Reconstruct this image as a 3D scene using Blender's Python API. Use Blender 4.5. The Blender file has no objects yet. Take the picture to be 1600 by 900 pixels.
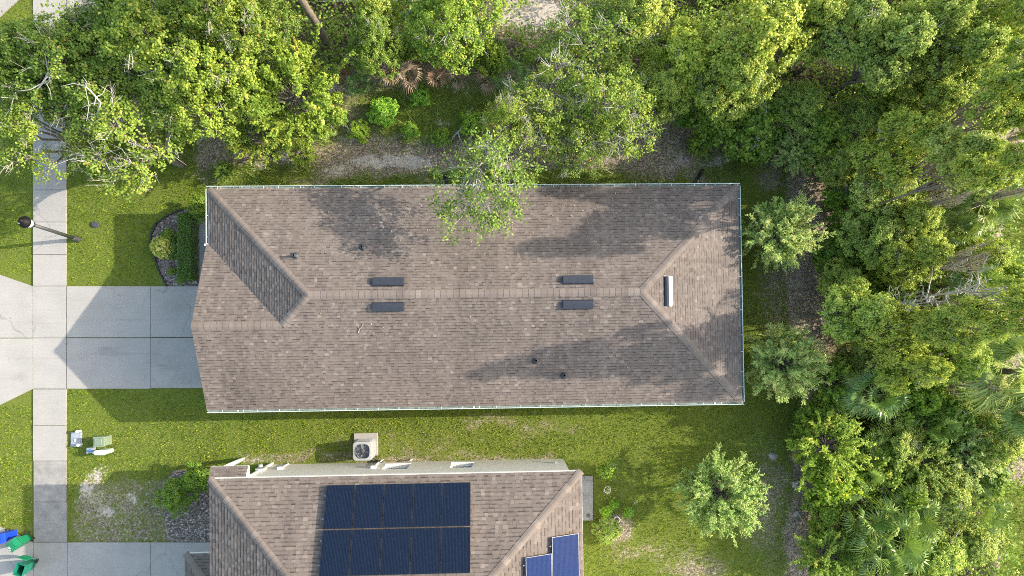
import bpy, bmesh, math, random
import numpy as np
from mathutils import Vector, Matrix

random.seed(7)
RNG = np.random.default_rng(11)
scene = bpy.context.scene
COL = scene.collection

# ------------------------------------------------------------------ camera
# A drone hangs 32 m above the lot looking almost straight down (24 mm lens).
CAM_H = 32.0
F = 1067.0                       # focal length in photo pixels (1600 wide)
PPX, PPY = 814.0, 503.0          # principal point
NADX, NADY = 780.0, 525.0        # point straight below the drone
W0, H0 = 1600.0, 900.0
fwd = Vector((PPX - NADX, NADY - PPY, -F)).normalized()
zc = -fwd
xc = Vector((0, 1, 0)).cross(zc).normalized()
yc = zc.cross(xc)
CAM = Vector((0, 0, CAM_H))
R3 = Matrix((xc, yc, zc)).transposed()

def ray(px, py):
    return (xc * ((px - PPX) / F) + yc * ((PPY - py) / F) + fwd)

def P(px, py, z=0.0):
    d = ray(px, py)
    t = (z - CAM_H) / d.z
    return CAM + d * t

def project(X, Y, Z=0.0):
    """numpy: world to photo pixels"""
    dx, dy, dz = X - CAM.x, Y - CAM.y, Z - CAM.z
    cx = dx * xc.x + dy * xc.y + dz * xc.z
    cy = dx * yc.x + dy * yc.y + dz * yc.z
    cz = dx * fwd.x + dy * fwd.y + dz * fwd.z
    return PPX + F * cx / cz, PPY - F * cy / cz

cam_data = bpy.data.cameras.new("drone_camera")
cam = bpy.data.objects.new("drone_camera", cam_data)
COL.objects.link(cam)
cam.matrix_world = Matrix.Translation(CAM) @ R3.to_4x4()
cam_data.sensor_fit = 'HORIZONTAL'
cam_data.sensor_width = 36.0
cam_data.lens = 36.0 * F / W0
cam_data.shift_x = -(PPX - W0 / 2) / W0
cam_data.shift_y = (PPY - H0 / 2) / W0
cam_data.clip_start = 0.1
cam_data.clip_end = 3000
scene.camera = cam

# ------------------------------------------------------------------ light
SUN_EL = math.radians(27.5)
sd = Vector((1.0, 0.135, 0)).normalized()
SUN_DIR = Vector((sd.x * math.cos(SUN_EL), sd.y * math.cos(SUN_EL), math.sin(SUN_EL)))
sun_data = bpy.data.lights.new("sun", 'SUN')
sun_data.energy = 2.9
sun_data.angle = math.radians(0.5)
sun_data.color = (1.0, 0.90, 0.76)
sun = bpy.data.objects.new("sun", sun_data)
COL.objects.link(sun)
sun.location = SUN_DIR * 80
sun.rotation_euler = (-SUN_DIR).to_track_quat('-Z', 'Y').to_euler()

world = bpy.data.worlds.new("World")
scene.world = world
world.use_nodes = True
wn = world.node_tree
wn.nodes.clear()
wo = wn.nodes.new("ShaderNodeOutputWorld")
wb = wn.nodes.new("ShaderNodeBackground")
sky = wn.nodes.new("ShaderNodeTexSky")
sky.sky_type = 'NISHITA'
sky.sun_disc = False
sky.sun_elevation = SUN_EL
sky.sun_rotation = math.atan2(SUN_DIR.x, SUN_DIR.y)
sky.air_density = 1.6
sky.dust_density = 3.0
sky.ozone_density = 1.0
wb.inputs[1].default_value = 0.15
wn.links.new(sky.outputs[0], wb.inputs[0])
wn.links.new(wb.outputs[0], wo.inputs[0])

scene.view_settings.view_transform = 'Standard'
scene.view_settings.look = 'None'
scene.view_settings.gamma = 1.0
scene.view_settings.use_curve_mapping = False
scene.view_settings.exposure = 1.6
scene.cycles.max_bounces = 6
scene.cycles.diffuse_bounces = 3
scene.cycles.glossy_bounces = 2
scene.cycles.transmission_bounces = 3
scene.cycles.transparent_max_bounces = 4
scene.cycles.use_denoising = False
scene.cycles.pixel_filter_type = 'BLACKMAN_HARRIS'
scene.cycles.filter_width = 1.0
scene.cycles.sample_clamp_indirect = 4.0
scene.render.film_transparent = False

# ------------------------------------------------------------------ materials
def new_mat(name):
    m = bpy.data.materials.new(name)
    m.use_nodes = True
    nt = m.node_tree
    b = nt.nodes["Principled BSDF"]
    return m, nt, b

def N(nt, typ, **kw):
    n = nt.nodes.new(typ)
    for k, v in kw.items():
        setattr(n, k, v)
    return n

def coords(nt, scale=1.0, obj=False):
    if obj:
        tc = N(nt, "ShaderNodeTexCoord")
        return tc.outputs["Object"]
    g = N(nt, "ShaderNodeNewGeometry")
    return g.outputs["Position"]

def noise(nt, vec, scale, detail=4.0, rough=0.55):
    n = N(nt, "ShaderNodeTexNoise")
    n.inputs["Scale"].default_value = scale
    n.inputs["Detail"].default_value = detail
    n.inputs["Roughness"].default_value = rough
    nt.links.new(vec, n.inputs["Vector"])
    return n.outputs["Fac"]

def ramp(nt, fac, stops):
    r = N(nt, "ShaderNodeValToRGB")
    el = r.color_ramp.elements
    while len(el) > 1:
        el.remove(el[-1])
    el[0].position = stops[0][0]; el[0].color = (*stops[0][1], 1)
    for p, c in stops[1:]:
        e = el.new(p); e.color = (*c, 1)
    nt.links.new(fac, r.inputs[0])
    return r.outputs[0]

def mixc(nt, fac, a, b, mode='MIX'):
    m = N(nt, "ShaderNodeMix", data_type='RGBA', blend_type=mode)
    if isinstance(fac, (int, float)):
        m.inputs[0].default_value = fac
    else:
        nt.links.new(fac, m.inputs[0])
    for i, v in ((6, a), (7, b)):
        if isinstance(v, tuple):
            m.inputs[i].default_value = (*v, 1)
        else:
            nt.links.new(v, m.inputs[i])
    return m.outputs[2]

def math_node(nt, op, a, b=None, clamp=False):
    m = N(nt, "ShaderNodeMath", operation=op)
    m.use_clamp = clamp
    for i, v in ((0, a), (1, b)):
        if v is None: continue
        if isinstance(v, (int, float)): m.inputs[i].default_value = v
        else: nt.links.new(v, m.inputs[i])
    return m.outputs[0]

def attr(nt, name):
    a = N(nt, "ShaderNodeAttribute")
    a.attribute_name = name
    return a

def bump(nt, b, height, strength=0.3, dist=0.02):
    bn = N(nt, "ShaderNodeBump")
    bn.inputs["Strength"].default_value = strength
    bn.inputs["Distance"].default_value = dist
    nt.links.new(height, bn.inputs["Height"])
    nt.links.new(bn.outputs[0], b.inputs["Normal"])

def plain(name, color, rough=0.6, metal=0.0, var=0.12, scale=6.0, spec=0.5):
    m, nt, b = new_mat(name)
    v = coords(nt, obj=True)
    f = noise(nt, v, scale)
    lo = tuple(c * (1 - var) for c in color); hi = tuple(min(1, c * (1 + var)) for c in color)
    nt.links.new(ramp(nt, f, [(0.3, lo), (0.7, hi)]), b.inputs["Base Color"])
    b.inputs["Roughness"].default_value = rough
    b.inputs["Metallic"].default_value = metal
    b.inputs["Specular IOR Level"].default_value = spec
    return m

def leaf_mat(name, stops, trans=0.4, tcol=(0.22, 0.30, 0.03), rough=0.5, spec=0.35):
    m, nt, b = new_mat(name)
    a = attr(nt, "tint")
    c = ramp(nt, a.outputs["Fac"], stops)
    oi = N(nt, "ShaderNodeObjectInfo")
    c2 = mixc(nt, 1.0, c, oi.outputs["Color"], 'MULTIPLY')
    nt.links.new(c2, b.inputs["Base Color"])
    b.inputs["Roughness"].default_value = rough
    b.inputs["Specular IOR Level"].default_value = spec
    tr = N(nt, "ShaderNodeBsdfTranslucent")
    tcm = mixc(nt, 0.6, c2, tcol)
    nt.links.new(tcm, tr.inputs[0])
    mx = N(nt, "ShaderNodeMixShader")
    mx.inputs[0].default_value = trans
    nt.links.new(b.outputs[0], mx.inputs[1])
    nt.links.new(tr.outputs[0], mx.inputs[2])
    out = nt.nodes["Material Output"]
    nt.links.new(mx.outputs[0], out.inputs[0])
    return m

M = {}
M['oak_leaf'] = leaf_mat("oak_leaf", [(0.0, (0.110, 0.197, 0.035)), (0.45, (0.230, 0.346, 0.051)), (0.8, (0.411, 0.496, 0.079)), (0.965, (0.568, 0.576, 0.119)), (0.985, (0.628, 0.346, 0.099))])
M['broad_leaf'] = leaf_mat("broad_leaf", [(0.0, (0.183, 0.282, 0.050)), (0.45, (0.366, 0.485, 0.088)), (0.8, (0.621, 0.650, 0.136)), (0.965, (0.650, 0.650, 0.224)), (0.99, (0.650, 0.501, 0.125))])
M['shrub_leaf'] = leaf_mat("shrub_leaf", [(0.0, (0.112, 0.206, 0.029)), (0.5, (0.238, 0.365, 0.044)), (0.85, (0.416, 0.538, 0.059)), (1.0, (0.650, 0.650, 0.099))])
M['feather_leaf'] = leaf_mat("feather_leaf", [(0.0, (0.209, 0.329, 0.094)), (0.5, (0.449, 0.599, 0.175)), (0.85, (0.650, 0.650, 0.257)), (1.0, (0.650, 0.650, 0.326))], tcol=(0.28, 0.33, 0.08))
M['palm_leaf'] = leaf_mat("palm_leaf", [(0.0, (0.087, 0.173, 0.041)), (0.5, (0.192, 0.297, 0.065)), (0.85, (0.384, 0.442, 0.122)), (1.0, (0.620, 0.595, 0.212))], trans=0.25, rough=0.4, spec=0.5)
M['dead_palm'] = leaf_mat("dead_palm", [(0.0, (0.203, 0.144, 0.094)), (0.5, (0.381, 0.275, 0.187)), (1.0, (0.584, 0.458, 0.321))], trans=0.15, tcol=(0.3, 0.2, 0.1), rough=0.8)
M['hedge_leaf'] = leaf_mat("hedge_leaf", [(0.0, (0.053, 0.112, 0.018)), (0.6, (0.105, 0.195, 0.030)), (1.0, (0.210, 0.300, 0.053))], trans=0.25)
M['croton_leaf'] = leaf_mat("croton_leaf", [(0.0, (0.14, 0.20, 0.03)), (0.35, (0.36, 0.42, 0.06)), (0.7, (0.68, 0.66, 0.14)), (1.0, (0.85, 0.75, 0.30))], trans=0.3, tcol=(0.4, 0.4, 0.05))
M['moss'] = leaf_mat("hanging_moss", [(0.0, (0.16, 0.14, 0.11)), (0.5, (0.30, 0.27, 0.22)), (1.0, (0.44, 0.41, 0.35))], trans=0.2, tcol=(0.2, 0.2, 0.15), rough=0.9)
M['blade'] = leaf_mat("grass_blade", [(0.0, (0.062, 0.122, 0.009)), (0.4, (0.143, 0.237, 0.017)), (0.60, (0.225, 0.308, 0.028)), (0.75, (0.321, 0.322, 0.071)), (1.0, (0.465, 0.386, 0.153))], trans=0.22, spec=0.05, tcol=(0.14, 0.20, 0.02))
M['weed'] = leaf_mat("wild_grass_blade", [(0.0, (0.115, 0.192, 0.035)), (0.5, (0.230, 0.338, 0.062)), (0.8, (0.460, 0.474, 0.158)), (1.0, (0.650, 0.611, 0.263))], trans=0.25)

def bark_mat(name, c1, c2, rough=0.85):
    m, nt, b = new_mat(name)
    v = coords(nt, obj=True)
    mp = N(nt, "ShaderNodeMapping"); mp.inputs["Scale"].default_value = (6, 6, 1.2)
    nt.links.new(v, mp.inputs[0])
    f = noise(nt, mp.outputs[0], 4.0, 6)
    nt.links.new(ramp(nt, f, [(0.3, c1), (0.7, c2)]), b.inputs["Base Color"])
    b.inputs["Roughness"].default_value = rough
    bump(nt, b, f, 0.6, 0.03)
    return m
M['bark'] = bark_mat("bark", (0.10, 0.085, 0.07), (0.24, 0.215, 0.185))
M['pine_bark'] = bark_mat("pine_bark", (0.09, 0.07, 0.055), (0.20, 0.165, 0.135))
M['grey_twig'] = bark_mat("grey_twig", (0.30, 0.28, 0.25), (0.50, 0.48, 0.45))
M['dead_wood'] = bark_mat("dead_wood", (0.24, 0.20, 0.17), (0.46, 0.42, 0.37))

# shingles: one tint per tab, stored on its face
def shingle_mat(name, mul=1.0):
    m, nt, b = new_mat(name)
    a = attr(nt, "tint")
    c = ramp(nt, a.outputs["Fac"], [(0.0, (0.052, 0.044, 0.040)), (0.35, (0.118, 0.099, 0.089)), (0.65, (0.158, 0.134, 0.120)), (1.0, (0.26, 0.224, 0.198))])
    pos = coords(nt, obj=True)
    big = noise(nt, pos, 0.35, 5, 0.6)
    c = mixc(nt, 1.0, c, ramp(nt, big, [(0.3, (0.90 * mul, 0.89 * mul, 0.89 * mul)), (0.7, (1.08 * mul, 1.07 * mul, 1.05 * mul))]), 'MULTIPLY')
    # algae streaks run down the slope: stretched noise across x for the long slopes, across y for the end slopes
    ge = N(nt, "ShaderNodeNewGeometry")
    vt = N(nt, "ShaderNodeVectorTransform"); vt.vector_type = 'NORMAL'; vt.convert_from = 'WORLD'; vt.convert_to = 'OBJECT'
    nt.links.new(ge.outputs["True Normal"], vt.inputs[0])
    sx_ = N(nt, "ShaderNodeSeparateXYZ"); nt.links.new(vt.outputs[0], sx_.inputs[0])
    endm = math_node(nt, 'GREATER_THAN', math_node(nt, 'ABSOLUTE', sx_.outputs[0]), 0.2)
    st = []
    for sc3 in ((1.6, 0.16, 0.16), (0.16, 1.6, 0.16)):
        mp = N(nt, "ShaderNodeMapping"); mp.inputs["Scale"].default_value = sc3
        nt.links.new(pos, mp.inputs[0]); st.append(noise(nt, mp.outputs[0], 1.0, 6, 0.65))
    streak = mixc(nt, endm, st[0], st[1])
    c = mixc(nt, 1.0, c, ramp(nt, streak, [(0.32, (0.80, 0.80, 0.81)), (0.5, (1.0, 1.0, 1.0)), (0.7, (1.07, 1.06, 1.05))]), 'MULTIPLY')
    # granule speckle
    fine = noise(nt, pos, 60.0, 2, 0.6)
    c = mixc(nt, 1.0, c, ramp(nt, fine, [(0.3, (0.80, 0.80, 0.80)), (0.7, (1.18, 1.18, 1.18))]), 'MULTIPLY')
    nt.links.new(c, b.inputs["Base Color"])
    b.inputs["Roughness"].default_value = 0.92
    b.inputs["Specular IOR Level"].default_value = 0.2
    bump(nt, b, fine, 0.25, 0.004)
    return m
M['shingle'] = shingle_mat("shingle")

STAINS = [(168, 545, 0.9, 0.28, 0.22), (255, 571, 0.7, 0.10, 0.35), (262, 566, 1.6, 0.9, 0.12), (180, 480, 0.5, 0.4, 0.10), (275, 480, 1.4, 0.8, 0.10), (17, 497, 0.12, 0.12, 0.4), (30, 590, 0.9, 0.5, 0.10), (190, 500, 4.2, 0.17, 0.13), (190, 553, 4.2, 0.17, 0.15), (60, 505, 3.0, 0.14, 0.07), (60, 560, 3.0, 0.14, 0.08)]
def concrete_mat(name, base, stain=0.5):
    m, nt, b = new_mat(name)
    v = coords(nt)
    a = attr(nt, "tint")
    f1 = noise(nt, v, 0.9, 6, 0.6)
    f2 = noise(nt, v, 30.0, 3, 0.7)
    lo = tuple(c * (1 - 0.14 * stain) for c in base); hi = tuple(c * 1.06 for c in base)
    c = ramp(nt, f1, [(0.32, lo), (0.66, hi)])
    c = mixc(nt, 1.0, c, ramp(nt, f2, [(0.25, (0.95, 0.95, 0.95)), (0.75, (1.04, 1.04, 1.04))]), 'MULTIPLY')
    # broom strokes
    w = N(nt, "ShaderNodeTexNoise"); w.inputs["Scale"].default_value = 3.0; w.inputs["Detail"].default_value = 3
    mp = N(nt, "ShaderNodeMapping"); mp.inputs["Scale"].default_value = (0.35, 9.0, 1)
    nt.links.new(v, mp.inputs[0]); nt.links.new(mp.outputs[0], w.inputs["Vector"])
    c = mixc(nt, 1.0, c, ramp(nt, w.outputs["Fac"], [(0.3, (0.94, 0.94, 0.95)), (0.7, (1.04, 1.04, 1.03))]), 'MULTIPLY')
    # oil drips and tyre scuffs at fixed spots on the drive
    for (sx, sy, rx, ry, k) in STAINS:
        w_ = P(sx, sy, 0)
        mp2 = N(nt, "ShaderNodeMapping"); mp2.vector_type = 'POINT'
        mp2.inputs["Location"].default_value = (-w_.x / rx, -w_.y / ry, 0); mp2.inputs["Scale"].default_value = (1 / rx, 1 / ry, 0)
        nt.links.new(v, mp2.inputs[0])
        ln = N(nt, "ShaderNodeVectorMath", operation='LENGTH'); nt.links.new(mp2.outputs[0], ln.inputs[0])
        fall = math_node(nt, 'ADD', ln.outputs["Value"], math_node(nt, 'MULTIPLY', f1, 0.9))
        c = mixc(nt, 1.0, c, ramp(nt, fall, [(0.35, (1 - k, 1 - k * 1.02, 1 - k * 1.05)), (1.0, (1, 1, 1))]), 'MULTIPLY')
    # hairline cracks and the stained soil line they hold
    vd = N(nt, "ShaderNodeTexVoronoi"); vd.feature = 'DISTANCE_TO_EDGE'; vd.inputs["Scale"].default_value = 0.42
    dv = N(nt, "ShaderNodeTexNoise"); dv.inputs["Scale"].default_value = 1.4; dv.inputs["Detail"].default_value = 5
    nt.links.new(v, dv.inputs["Vector"])
    va = N(nt, "ShaderNodeVectorMath", operation='MULTIPLY_ADD'); va.inputs[1].default_value = (0.9, 0.9, 0)
    nt.links.new(dv.outputs["Color"], va.inputs[0]); nt.links.new(v, va.inputs[2]); nt.links.new(va.outputs[0], vd.inputs["Vector"])
    ck = ramp(nt, vd.outputs["Distance"], [(0.0, (0.62, 0.60, 0.58)), (0.006, (0.86, 0.86, 0.85)), (0.012, (1, 1, 1))])
    msk = noise(nt, v, 0.33, 2)
    c = mixc(nt, ramp(nt, msk, [(0.50, (0, 0, 0)), (0.58, (0.8, 0.8, 0.8))]), c, mixc(nt, 1.0, c, ck, 'MULTIPLY'))
    # old weathered slabs: darker mottling where the slab's own wear value is high
    f3 = noise(nt, v, 2.2, 8, 0.7)
    worn = ramp(nt, f3, [(0.3, (0.45, 0.45, 0.46)), (0.7, (0.92, 0.91, 0.90))])
    wm = mixc(nt, 1.0, c, worn, 'MULTIPLY')
    c = mixc(nt, a.outputs["Fac"], c, wm)
    nt.links.new(c, b.inputs["Base Color"])
    b.inputs["Roughness"].default_value = 0.85
    b.inputs["Specular IOR Level"].default_value = 0.25
    bump(nt, b, f2, 0.2, 0.005)
    return m
M['concrete'] = concrete_mat("concrete", (0.318, 0.303, 0.282))
M['concrete_grey'] = concrete_mat("concrete_grey", (0.30, 0.296, 0.292), 0.9)
M['joint'] = plain("joint_dirt", (0.06, 0.052, 0.042), 0.9)
M['stucco'] = plain("stucco", (0.56, 0.535, 0.475), 0.9, var=0.05, scale=3)
M['white_paint'] = plain("white_paint", (0.80, 0.80, 0.78), 0.45, var=0.03)
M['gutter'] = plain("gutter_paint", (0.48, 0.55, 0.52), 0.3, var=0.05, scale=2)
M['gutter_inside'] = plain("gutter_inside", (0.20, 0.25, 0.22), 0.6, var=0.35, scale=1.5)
M['soffit'] = plain("soffit_board", (0.62, 0.60, 0.55), 0.7, var=0.04)
M['black_metal'] = plain("black_metal", (0.02, 0.021, 0.024), 0.4, var=0.2)
M['vent_metal'] = plain("vent_metal", (0.028, 0.031, 0.040), 0.34, metal=0.0, var=0.15)
M['vent_dark'] = plain("vent_pipe_lead", (0.05, 0.055, 0.065), 0.5, metal=0.2)
M['pole_metal'] = plain("pole_metal", (0.045, 0.05, 0.053), 0.5, metal=0.0)
M['lamp_black'] = plain("lamp_black", (0.006, 0.006, 0.007), 0.6, spec=0.2)
M['black_plastic'] = plain("black_plastic", (0.018, 0.018, 0.02), 0.5)
M['green_plastic'] = plain("green_bin_plastic", (0.008, 0.17, 0.075), 0.4, var=0.1)
M['dark_green_plastic'] = plain("dark_green_bin_plastic", (0.008, 0.14, 0.09), 0.4, var=0.1)
M['blue_plastic'] = plain("blue_bin_plastic", (0.010, 0.05, 0.50), 0.35, var=0.1)
M['utility_green'] = plain("utility_green", (0.17, 0.22, 0.15), 0.5)
M['pale_green'] = plain("pale_green_plastic", (0.50, 0.62, 0.48), 0.45)
M['grey_plastic'] = plain("grey_plastic", (0.24, 0.27, 0.30), 0.6, var=0.2)
M['blue_paint'] = plain("blue_valve_paint", (0.05, 0.18, 0.50), 0.5)
M['ac_metal'] = plain("condenser_paint", (0.32, 0.325, 0.33), 0.45, var=0.06)
M['glass'] = plain("window_glass", (0.05, 0.055, 0.065), 0.08, var=0.1)
M['frame_white'] = plain("window_frame_white", (0.78, 0.78, 0.76), 0.4, var=0.02)
M['copper'] = plain("line_insulation", (0.03, 0.025, 0.022), 0.7)
M['silver'] = plain("aluminium_rail", (0.30, 0.31, 0.32), 0.4, metal=0.6, var=0.04)
M['mulch'] = None
def mulch():
    m, nt, b = new_mat("bark_mulch")
    v = coords(nt)
    vo = N(nt, "ShaderNodeTexVoronoi"); vo.inputs["Scale"].default_value = 18
    nt.links.new(v, vo.inputs["Vector"])
    sep = N(nt, "ShaderNodeSeparateColor"); nt.links.new(vo.outputs["Color"], sep.inputs[0])
    c = ramp(nt, sep.outputs[0], [(0.0, (0.05, 0.04, 0.032)), (0.5, (0.13, 0.105, 0.09)), (0.85, (0.22, 0.185, 0.165)), (1.0, (0.42, 0.38, 0.35))])
    nt.links.new(c, b.inputs["Base Color"]); b.inputs["Roughness"].default_value = 0.95
    bump(nt, b, sep.outputs[1], 0.8, 0.03)
    return m
M['mulch'] = mulch()
def asphalt():
    m, nt, b = new_mat("asphalt")
    v = coords(nt)
    f = noise(nt, v, 40, 3, 0.7); g = noise(nt, v, 0.4, 4)
    c = ramp(nt, f, [(0.3, (0.04, 0.04, 0.04)), (0.7, (0.075, 0.073, 0.07))])
    c = mixc(nt, 1.0, c, ramp(nt, g, [(0.3, (0.85, 0.85, 0.85)), (0.7, (1.15, 1.15, 1.15))]), 'MULTIPLY')
    nt.links.new(c, b.inputs["Base Color"]); b.inputs["Roughness"].default_value = 0.9
    return m
M['asphalt'] = asphalt()
def pv(name, base, spec):
    m, nt, b = new_mat(name)
    v = coords(nt, obj=True)
    # cell grid: faint bus bars across each panel
    w = N(nt, "ShaderNodeTexWave"); w.wave_type = 'BANDS'; w.bands_direction = 'X'
    w.inputs["Scale"].default_value = 6.0; w.inputs["Distortion"].default_value = 0.0
    nt.links.new(v, w.inputs["Vector"])
    c = ramp(nt, w.outputs["Fac"], [(0.0, tuple(c * 0.9 for c in base)), (0.92, base), (0.985, tuple(c * 1.6 + 0.01 for c in base))])
    f = noise(nt, v, 14, 3)
    c = mixc(nt, 1.0, c, ramp(nt, f, [(0.3, (0.8, 0.8, 0.85)), (0.7, (1.25, 1.25, 1.2))]), 'MULTIPLY')
    nt.links.new(c, b.inputs["Base Color"])
    b.inputs["Roughness"].default_value = 0.2
    b.inputs["Specular IOR Level"].default_value = spec
    return m
M['pv'] = pv("solar_glass", (0.005, 0.010, 0.024), 0.16)
M['pv_sky_sheen'] = pv("sky_sheen_solar_glass", (0.006, 0.018, 0.075), 0.2)  # blue sky reflection of the east slope put into the base colour

def ground_mat():
    m, nt, b = new_mat("ground")
    v = coords(nt)
    a = attr(nt, "cover")
    sep = N(nt, "ShaderNodeSeparateColor"); nt.links.new(a.outputs["Color"], sep.inputs[0])
    f0 = noise(nt, v, 1.3, 6, 0.65); f1 = noise(nt, v, 9.0, 5, 0.7); f2 = noise(nt, v, 38.0, 3, 0.7)
    vo = N(nt, "ShaderNodeTexVoronoi"); vo.inputs["Scale"].default_value = 22
    nt.links.new(v, vo.inputs["Vector"])
    sv = N(nt, "ShaderNodeSeparateColor"); nt.links.new(vo.outputs["Color"], sv.inputs[0])
    litter = ramp(nt, sv.outputs[0], [(0.0, (0.10, 0.080, 0.060)), (0.45, (0.225, 0.182, 0.138)), (0.8, (0.34, 0.278, 0.215)), (1.0, (0.48, 0.41, 0.33))])
    litter = mixc(nt, 1.0, litter, ramp(nt, f0, [(0.3, (0.7, 0.7, 0.7)), (0.7, (1.3, 1.26, 1.2))]), 'MULTIPLY')
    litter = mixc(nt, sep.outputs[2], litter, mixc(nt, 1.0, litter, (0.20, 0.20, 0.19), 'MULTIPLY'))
    grass = ramp(nt, f2, [(0.25, (0.055, 0.085, 0.012)), (0.55, (0.125, 0.155, 0.026)), (0.8, (0.23, 0.205, 0.08))])
    sand = ramp(nt, f1, [(0.25, (0.28, 0.235, 0.19)), (0.55, (0.46, 0.40, 0.34)), (0.8, (0.58, 0.53, 0.47))])
    def edge(x, gain=3.0):
        t = math_node(nt, 'ADD', math_node(nt, 'MULTIPLY', math_node(nt, 'SUBTRACT', f1, 0.5), 1.3), math_node(nt, 'MULTIPLY', math_node(nt, 'SUBTRACT', f0, 0.5), 0.9))
        t = math_node(nt, 'ADD', t, x)
        return math_node(nt, 'MULTIPLY', math_node(nt, 'SUBTRACT', t, 0.5), gain, ) 
    def clampn(x):
        return math_node(nt, 'ADD', x, 0.5, clamp=True)
    c = mixc(nt, clampn(edge(sep.outputs[0])), litter, grass)
    c = mixc(nt, clampn(edge(sep.outputs[1], 4.5)), c, sand)
    nt.links.new(c, b.inputs["Base Color"])
    b.inputs["Roughness"].default_value = 0.95
    b.inputs["Specular IOR Level"].default_value = 0.15
    bump(nt, b, f1, 0.6, 0.06)
    return m
M['ground'] = ground_mat()

# ------------------------------------------------------------------ object helpers
def link(o, parent=None):
    COL.objects.link(o)
    if parent is not None:
        o.parent = parent
    return o

def tag(o, label=None, cat=None, group=None, kind=None):
    if label: o["label"] = label
    if cat: o["category"] = cat
    if group: o["group"] = group
    if kind: o["kind"] = kind
    return o

def empty(name, loc, rz=0.0, label=None, cat=None, group=None):
    o = bpy.data.objects.new(name, None)
    o.empty_display_size = 0.3
    o.location = loc
    o.rotation_euler = (0, 0, rz)
    COL.objects.link(o)
    return tag(o, label, cat, group)

def mesh_from(name, verts, quads, tint=None, smooth=False, mat=None, tris=False):
    k = 3 if tris else 4
    me = bpy.data.meshes.new(name)
    verts = np.asarray(verts, np.float32); quads = np.asarray(quads, np.int32)
    me.vertices.add(len(verts)); me.vertices.foreach_set("co", verts.ravel())
    nf = len(quads)
    me.loops.add(nf * k); me.loops.foreach_set("vertex_index", quads.ravel())
    me.polygons.add(nf); me.polygons.foreach_set("loop_start", np.arange(nf, dtype=np.int32) * k)
    if tint is not None:
        a = me.attributes.new("tint", 'FLOAT', 'FACE')
        a.data.foreach_set("value", np.asarray(tint, np.float32))
    if smooth:
        me.polygons.foreach_set("use_smooth", np.ones(nf, bool))
    me.update(calc_edges=True)
    if mat: me.materials.append(mat)
    return me

def bm_obj(name, bm, mat, parent=None, loc=None, smooth=False, bevel=0.0):
    me = bpy.data.meshes.new(name)
    bmesh.ops.recalc_face_normals(bm, faces=bm.faces)
    bm.to_mesh(me); bm.free()
    if isinstance(mat, (list, tuple)):
        for m in mat: me.materials.append(m)
    else:
        me.materials.append(mat)
    if smooth:
        for p in me.polygons: p.use_smooth = True
    o = bpy.data.objects.new(name, me)
    link(o, parent)
    if loc is not None: o.location = loc
    if bevel > 0:
        bv = o.modifiers.new("bevel", 'BEVEL'); bv.width = bevel; bv.segments = 2; bv.limit_method = 'ANGLE'
    return o

def b_box(bm, c, s, rz=0.0, mi=0, mat4=None):
    r = bmesh.ops.create_cube(bm, size=1.0)
    m = Matrix.Translation(Vector(c)) @ Matrix.Rotation(rz, 4, 'Z') @ Matrix.Diagonal((s[0], s[1], s[2], 1))
    if mat4 is not None: m = mat4 @ m
    bmesh.ops.transform(bm, matrix=m, verts=r['verts'])
    for v in r['verts']:
        for f in v.link_faces: f.material_index = mi
    return r['verts']

def b_cyl(bm, p0, p1, r0, r1=None, seg=16, cap=True):
    r1 = r0 if r1 is None else r1
    p0, p1 = Vector(p0), Vector(p1)
    d = p1 - p0
    r = bmesh.ops.create_cone(bm, cap_ends=cap, cap_tris=False, segments=seg, radius1=r0, radius2=r1, depth=d.length)
    q = d.to_track_quat('Z', 'Y').to_matrix().to_4x4()
    bmesh.ops.transform(bm, matrix=Matrix.Translation((p0 + p1) / 2) @ q, verts=r['verts'])
    return r['verts']

def b_lathe(bm, prof, seg=24, c=(0, 0, 0), cap=True):
    rings = []
    for r, z in prof:
        rings.append([bm.verts.new((c[0] + r * math.cos(2 * math.pi * i / seg), c[1] + r * math.sin(2 * math.pi * i / seg), c[2] + z)) for i in range(seg)])
    for a, b in zip(rings, rings[1:]):
        for i in range(seg):
            bm.faces.new((a[i], a[(i + 1) % seg], b[(i + 1) % seg], b[i]))
    if cap:
        bm.faces.new(rings[0][::-1]); bm.faces.new(rings[-1])

def b_prism(bm, pts, z0, z1):
    a = [bm.verts.new((p[0], p[1], z0)) for p in pts]
    b = [bm.verts.new((p[0], p[1], z1)) for p in pts]
    n = len(pts)
    fs = [bm.faces.new(b), bm.faces.new(a[::-1])]
    for i in range(n):
        fs.append(bm.faces.new((a[i], a[(i + 1) % n], b[(i + 1) % n], b[i])))
    return fs

# ------------------------------------------------------------------ value noise (numpy)
_perm = np.random.default_rng(3).random((256, 256))
def vnoise(x, y):
    xi = np.floor(x).astype(int); yi = np.floor(y).astype(int)
    fx = x - xi; fy = y - yi
    fx = fx * fx * (3 - 2 * fx); fy = fy * fy * (3 - 2 * fy)
    g = lambda a, b: _perm[a % 256, b % 256]
    return (g(xi, yi) * (1 - fx) + g(xi + 1, yi) * fx) * (1 - fy) + (g(xi, yi + 1) * (1 - fx) + g(xi + 1, yi + 1) * fx) * fy
def fbm(x, y, o=4):
    s = 0; a = 0.5; t = 0
    for i in range(o):
        s = s + a * vnoise(x * 2 ** i + 17 * i, y * 2 ** i + 9 * i); t += a; a *= 0.55
    return s / t

# ------------------------------------------------------------------ ground cover maps (in ground positions)
def sstep(x, a, b):
    t = np.clip((x - a) / (b - a), 0, 1)
    return t * t * (3 - 2 * t)

def blob(px, py, cx, cy, rx, ry, rot=0.0):
    c, s = math.cos(rot), math.sin(rot)
    dx, dy = px - cx, py - cy
    u = (dx * c + dy * s) / rx; v = (-dx * s + dy * c) / ry
    return np.exp(-(u * u + v * v) ** 1.3)

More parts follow.
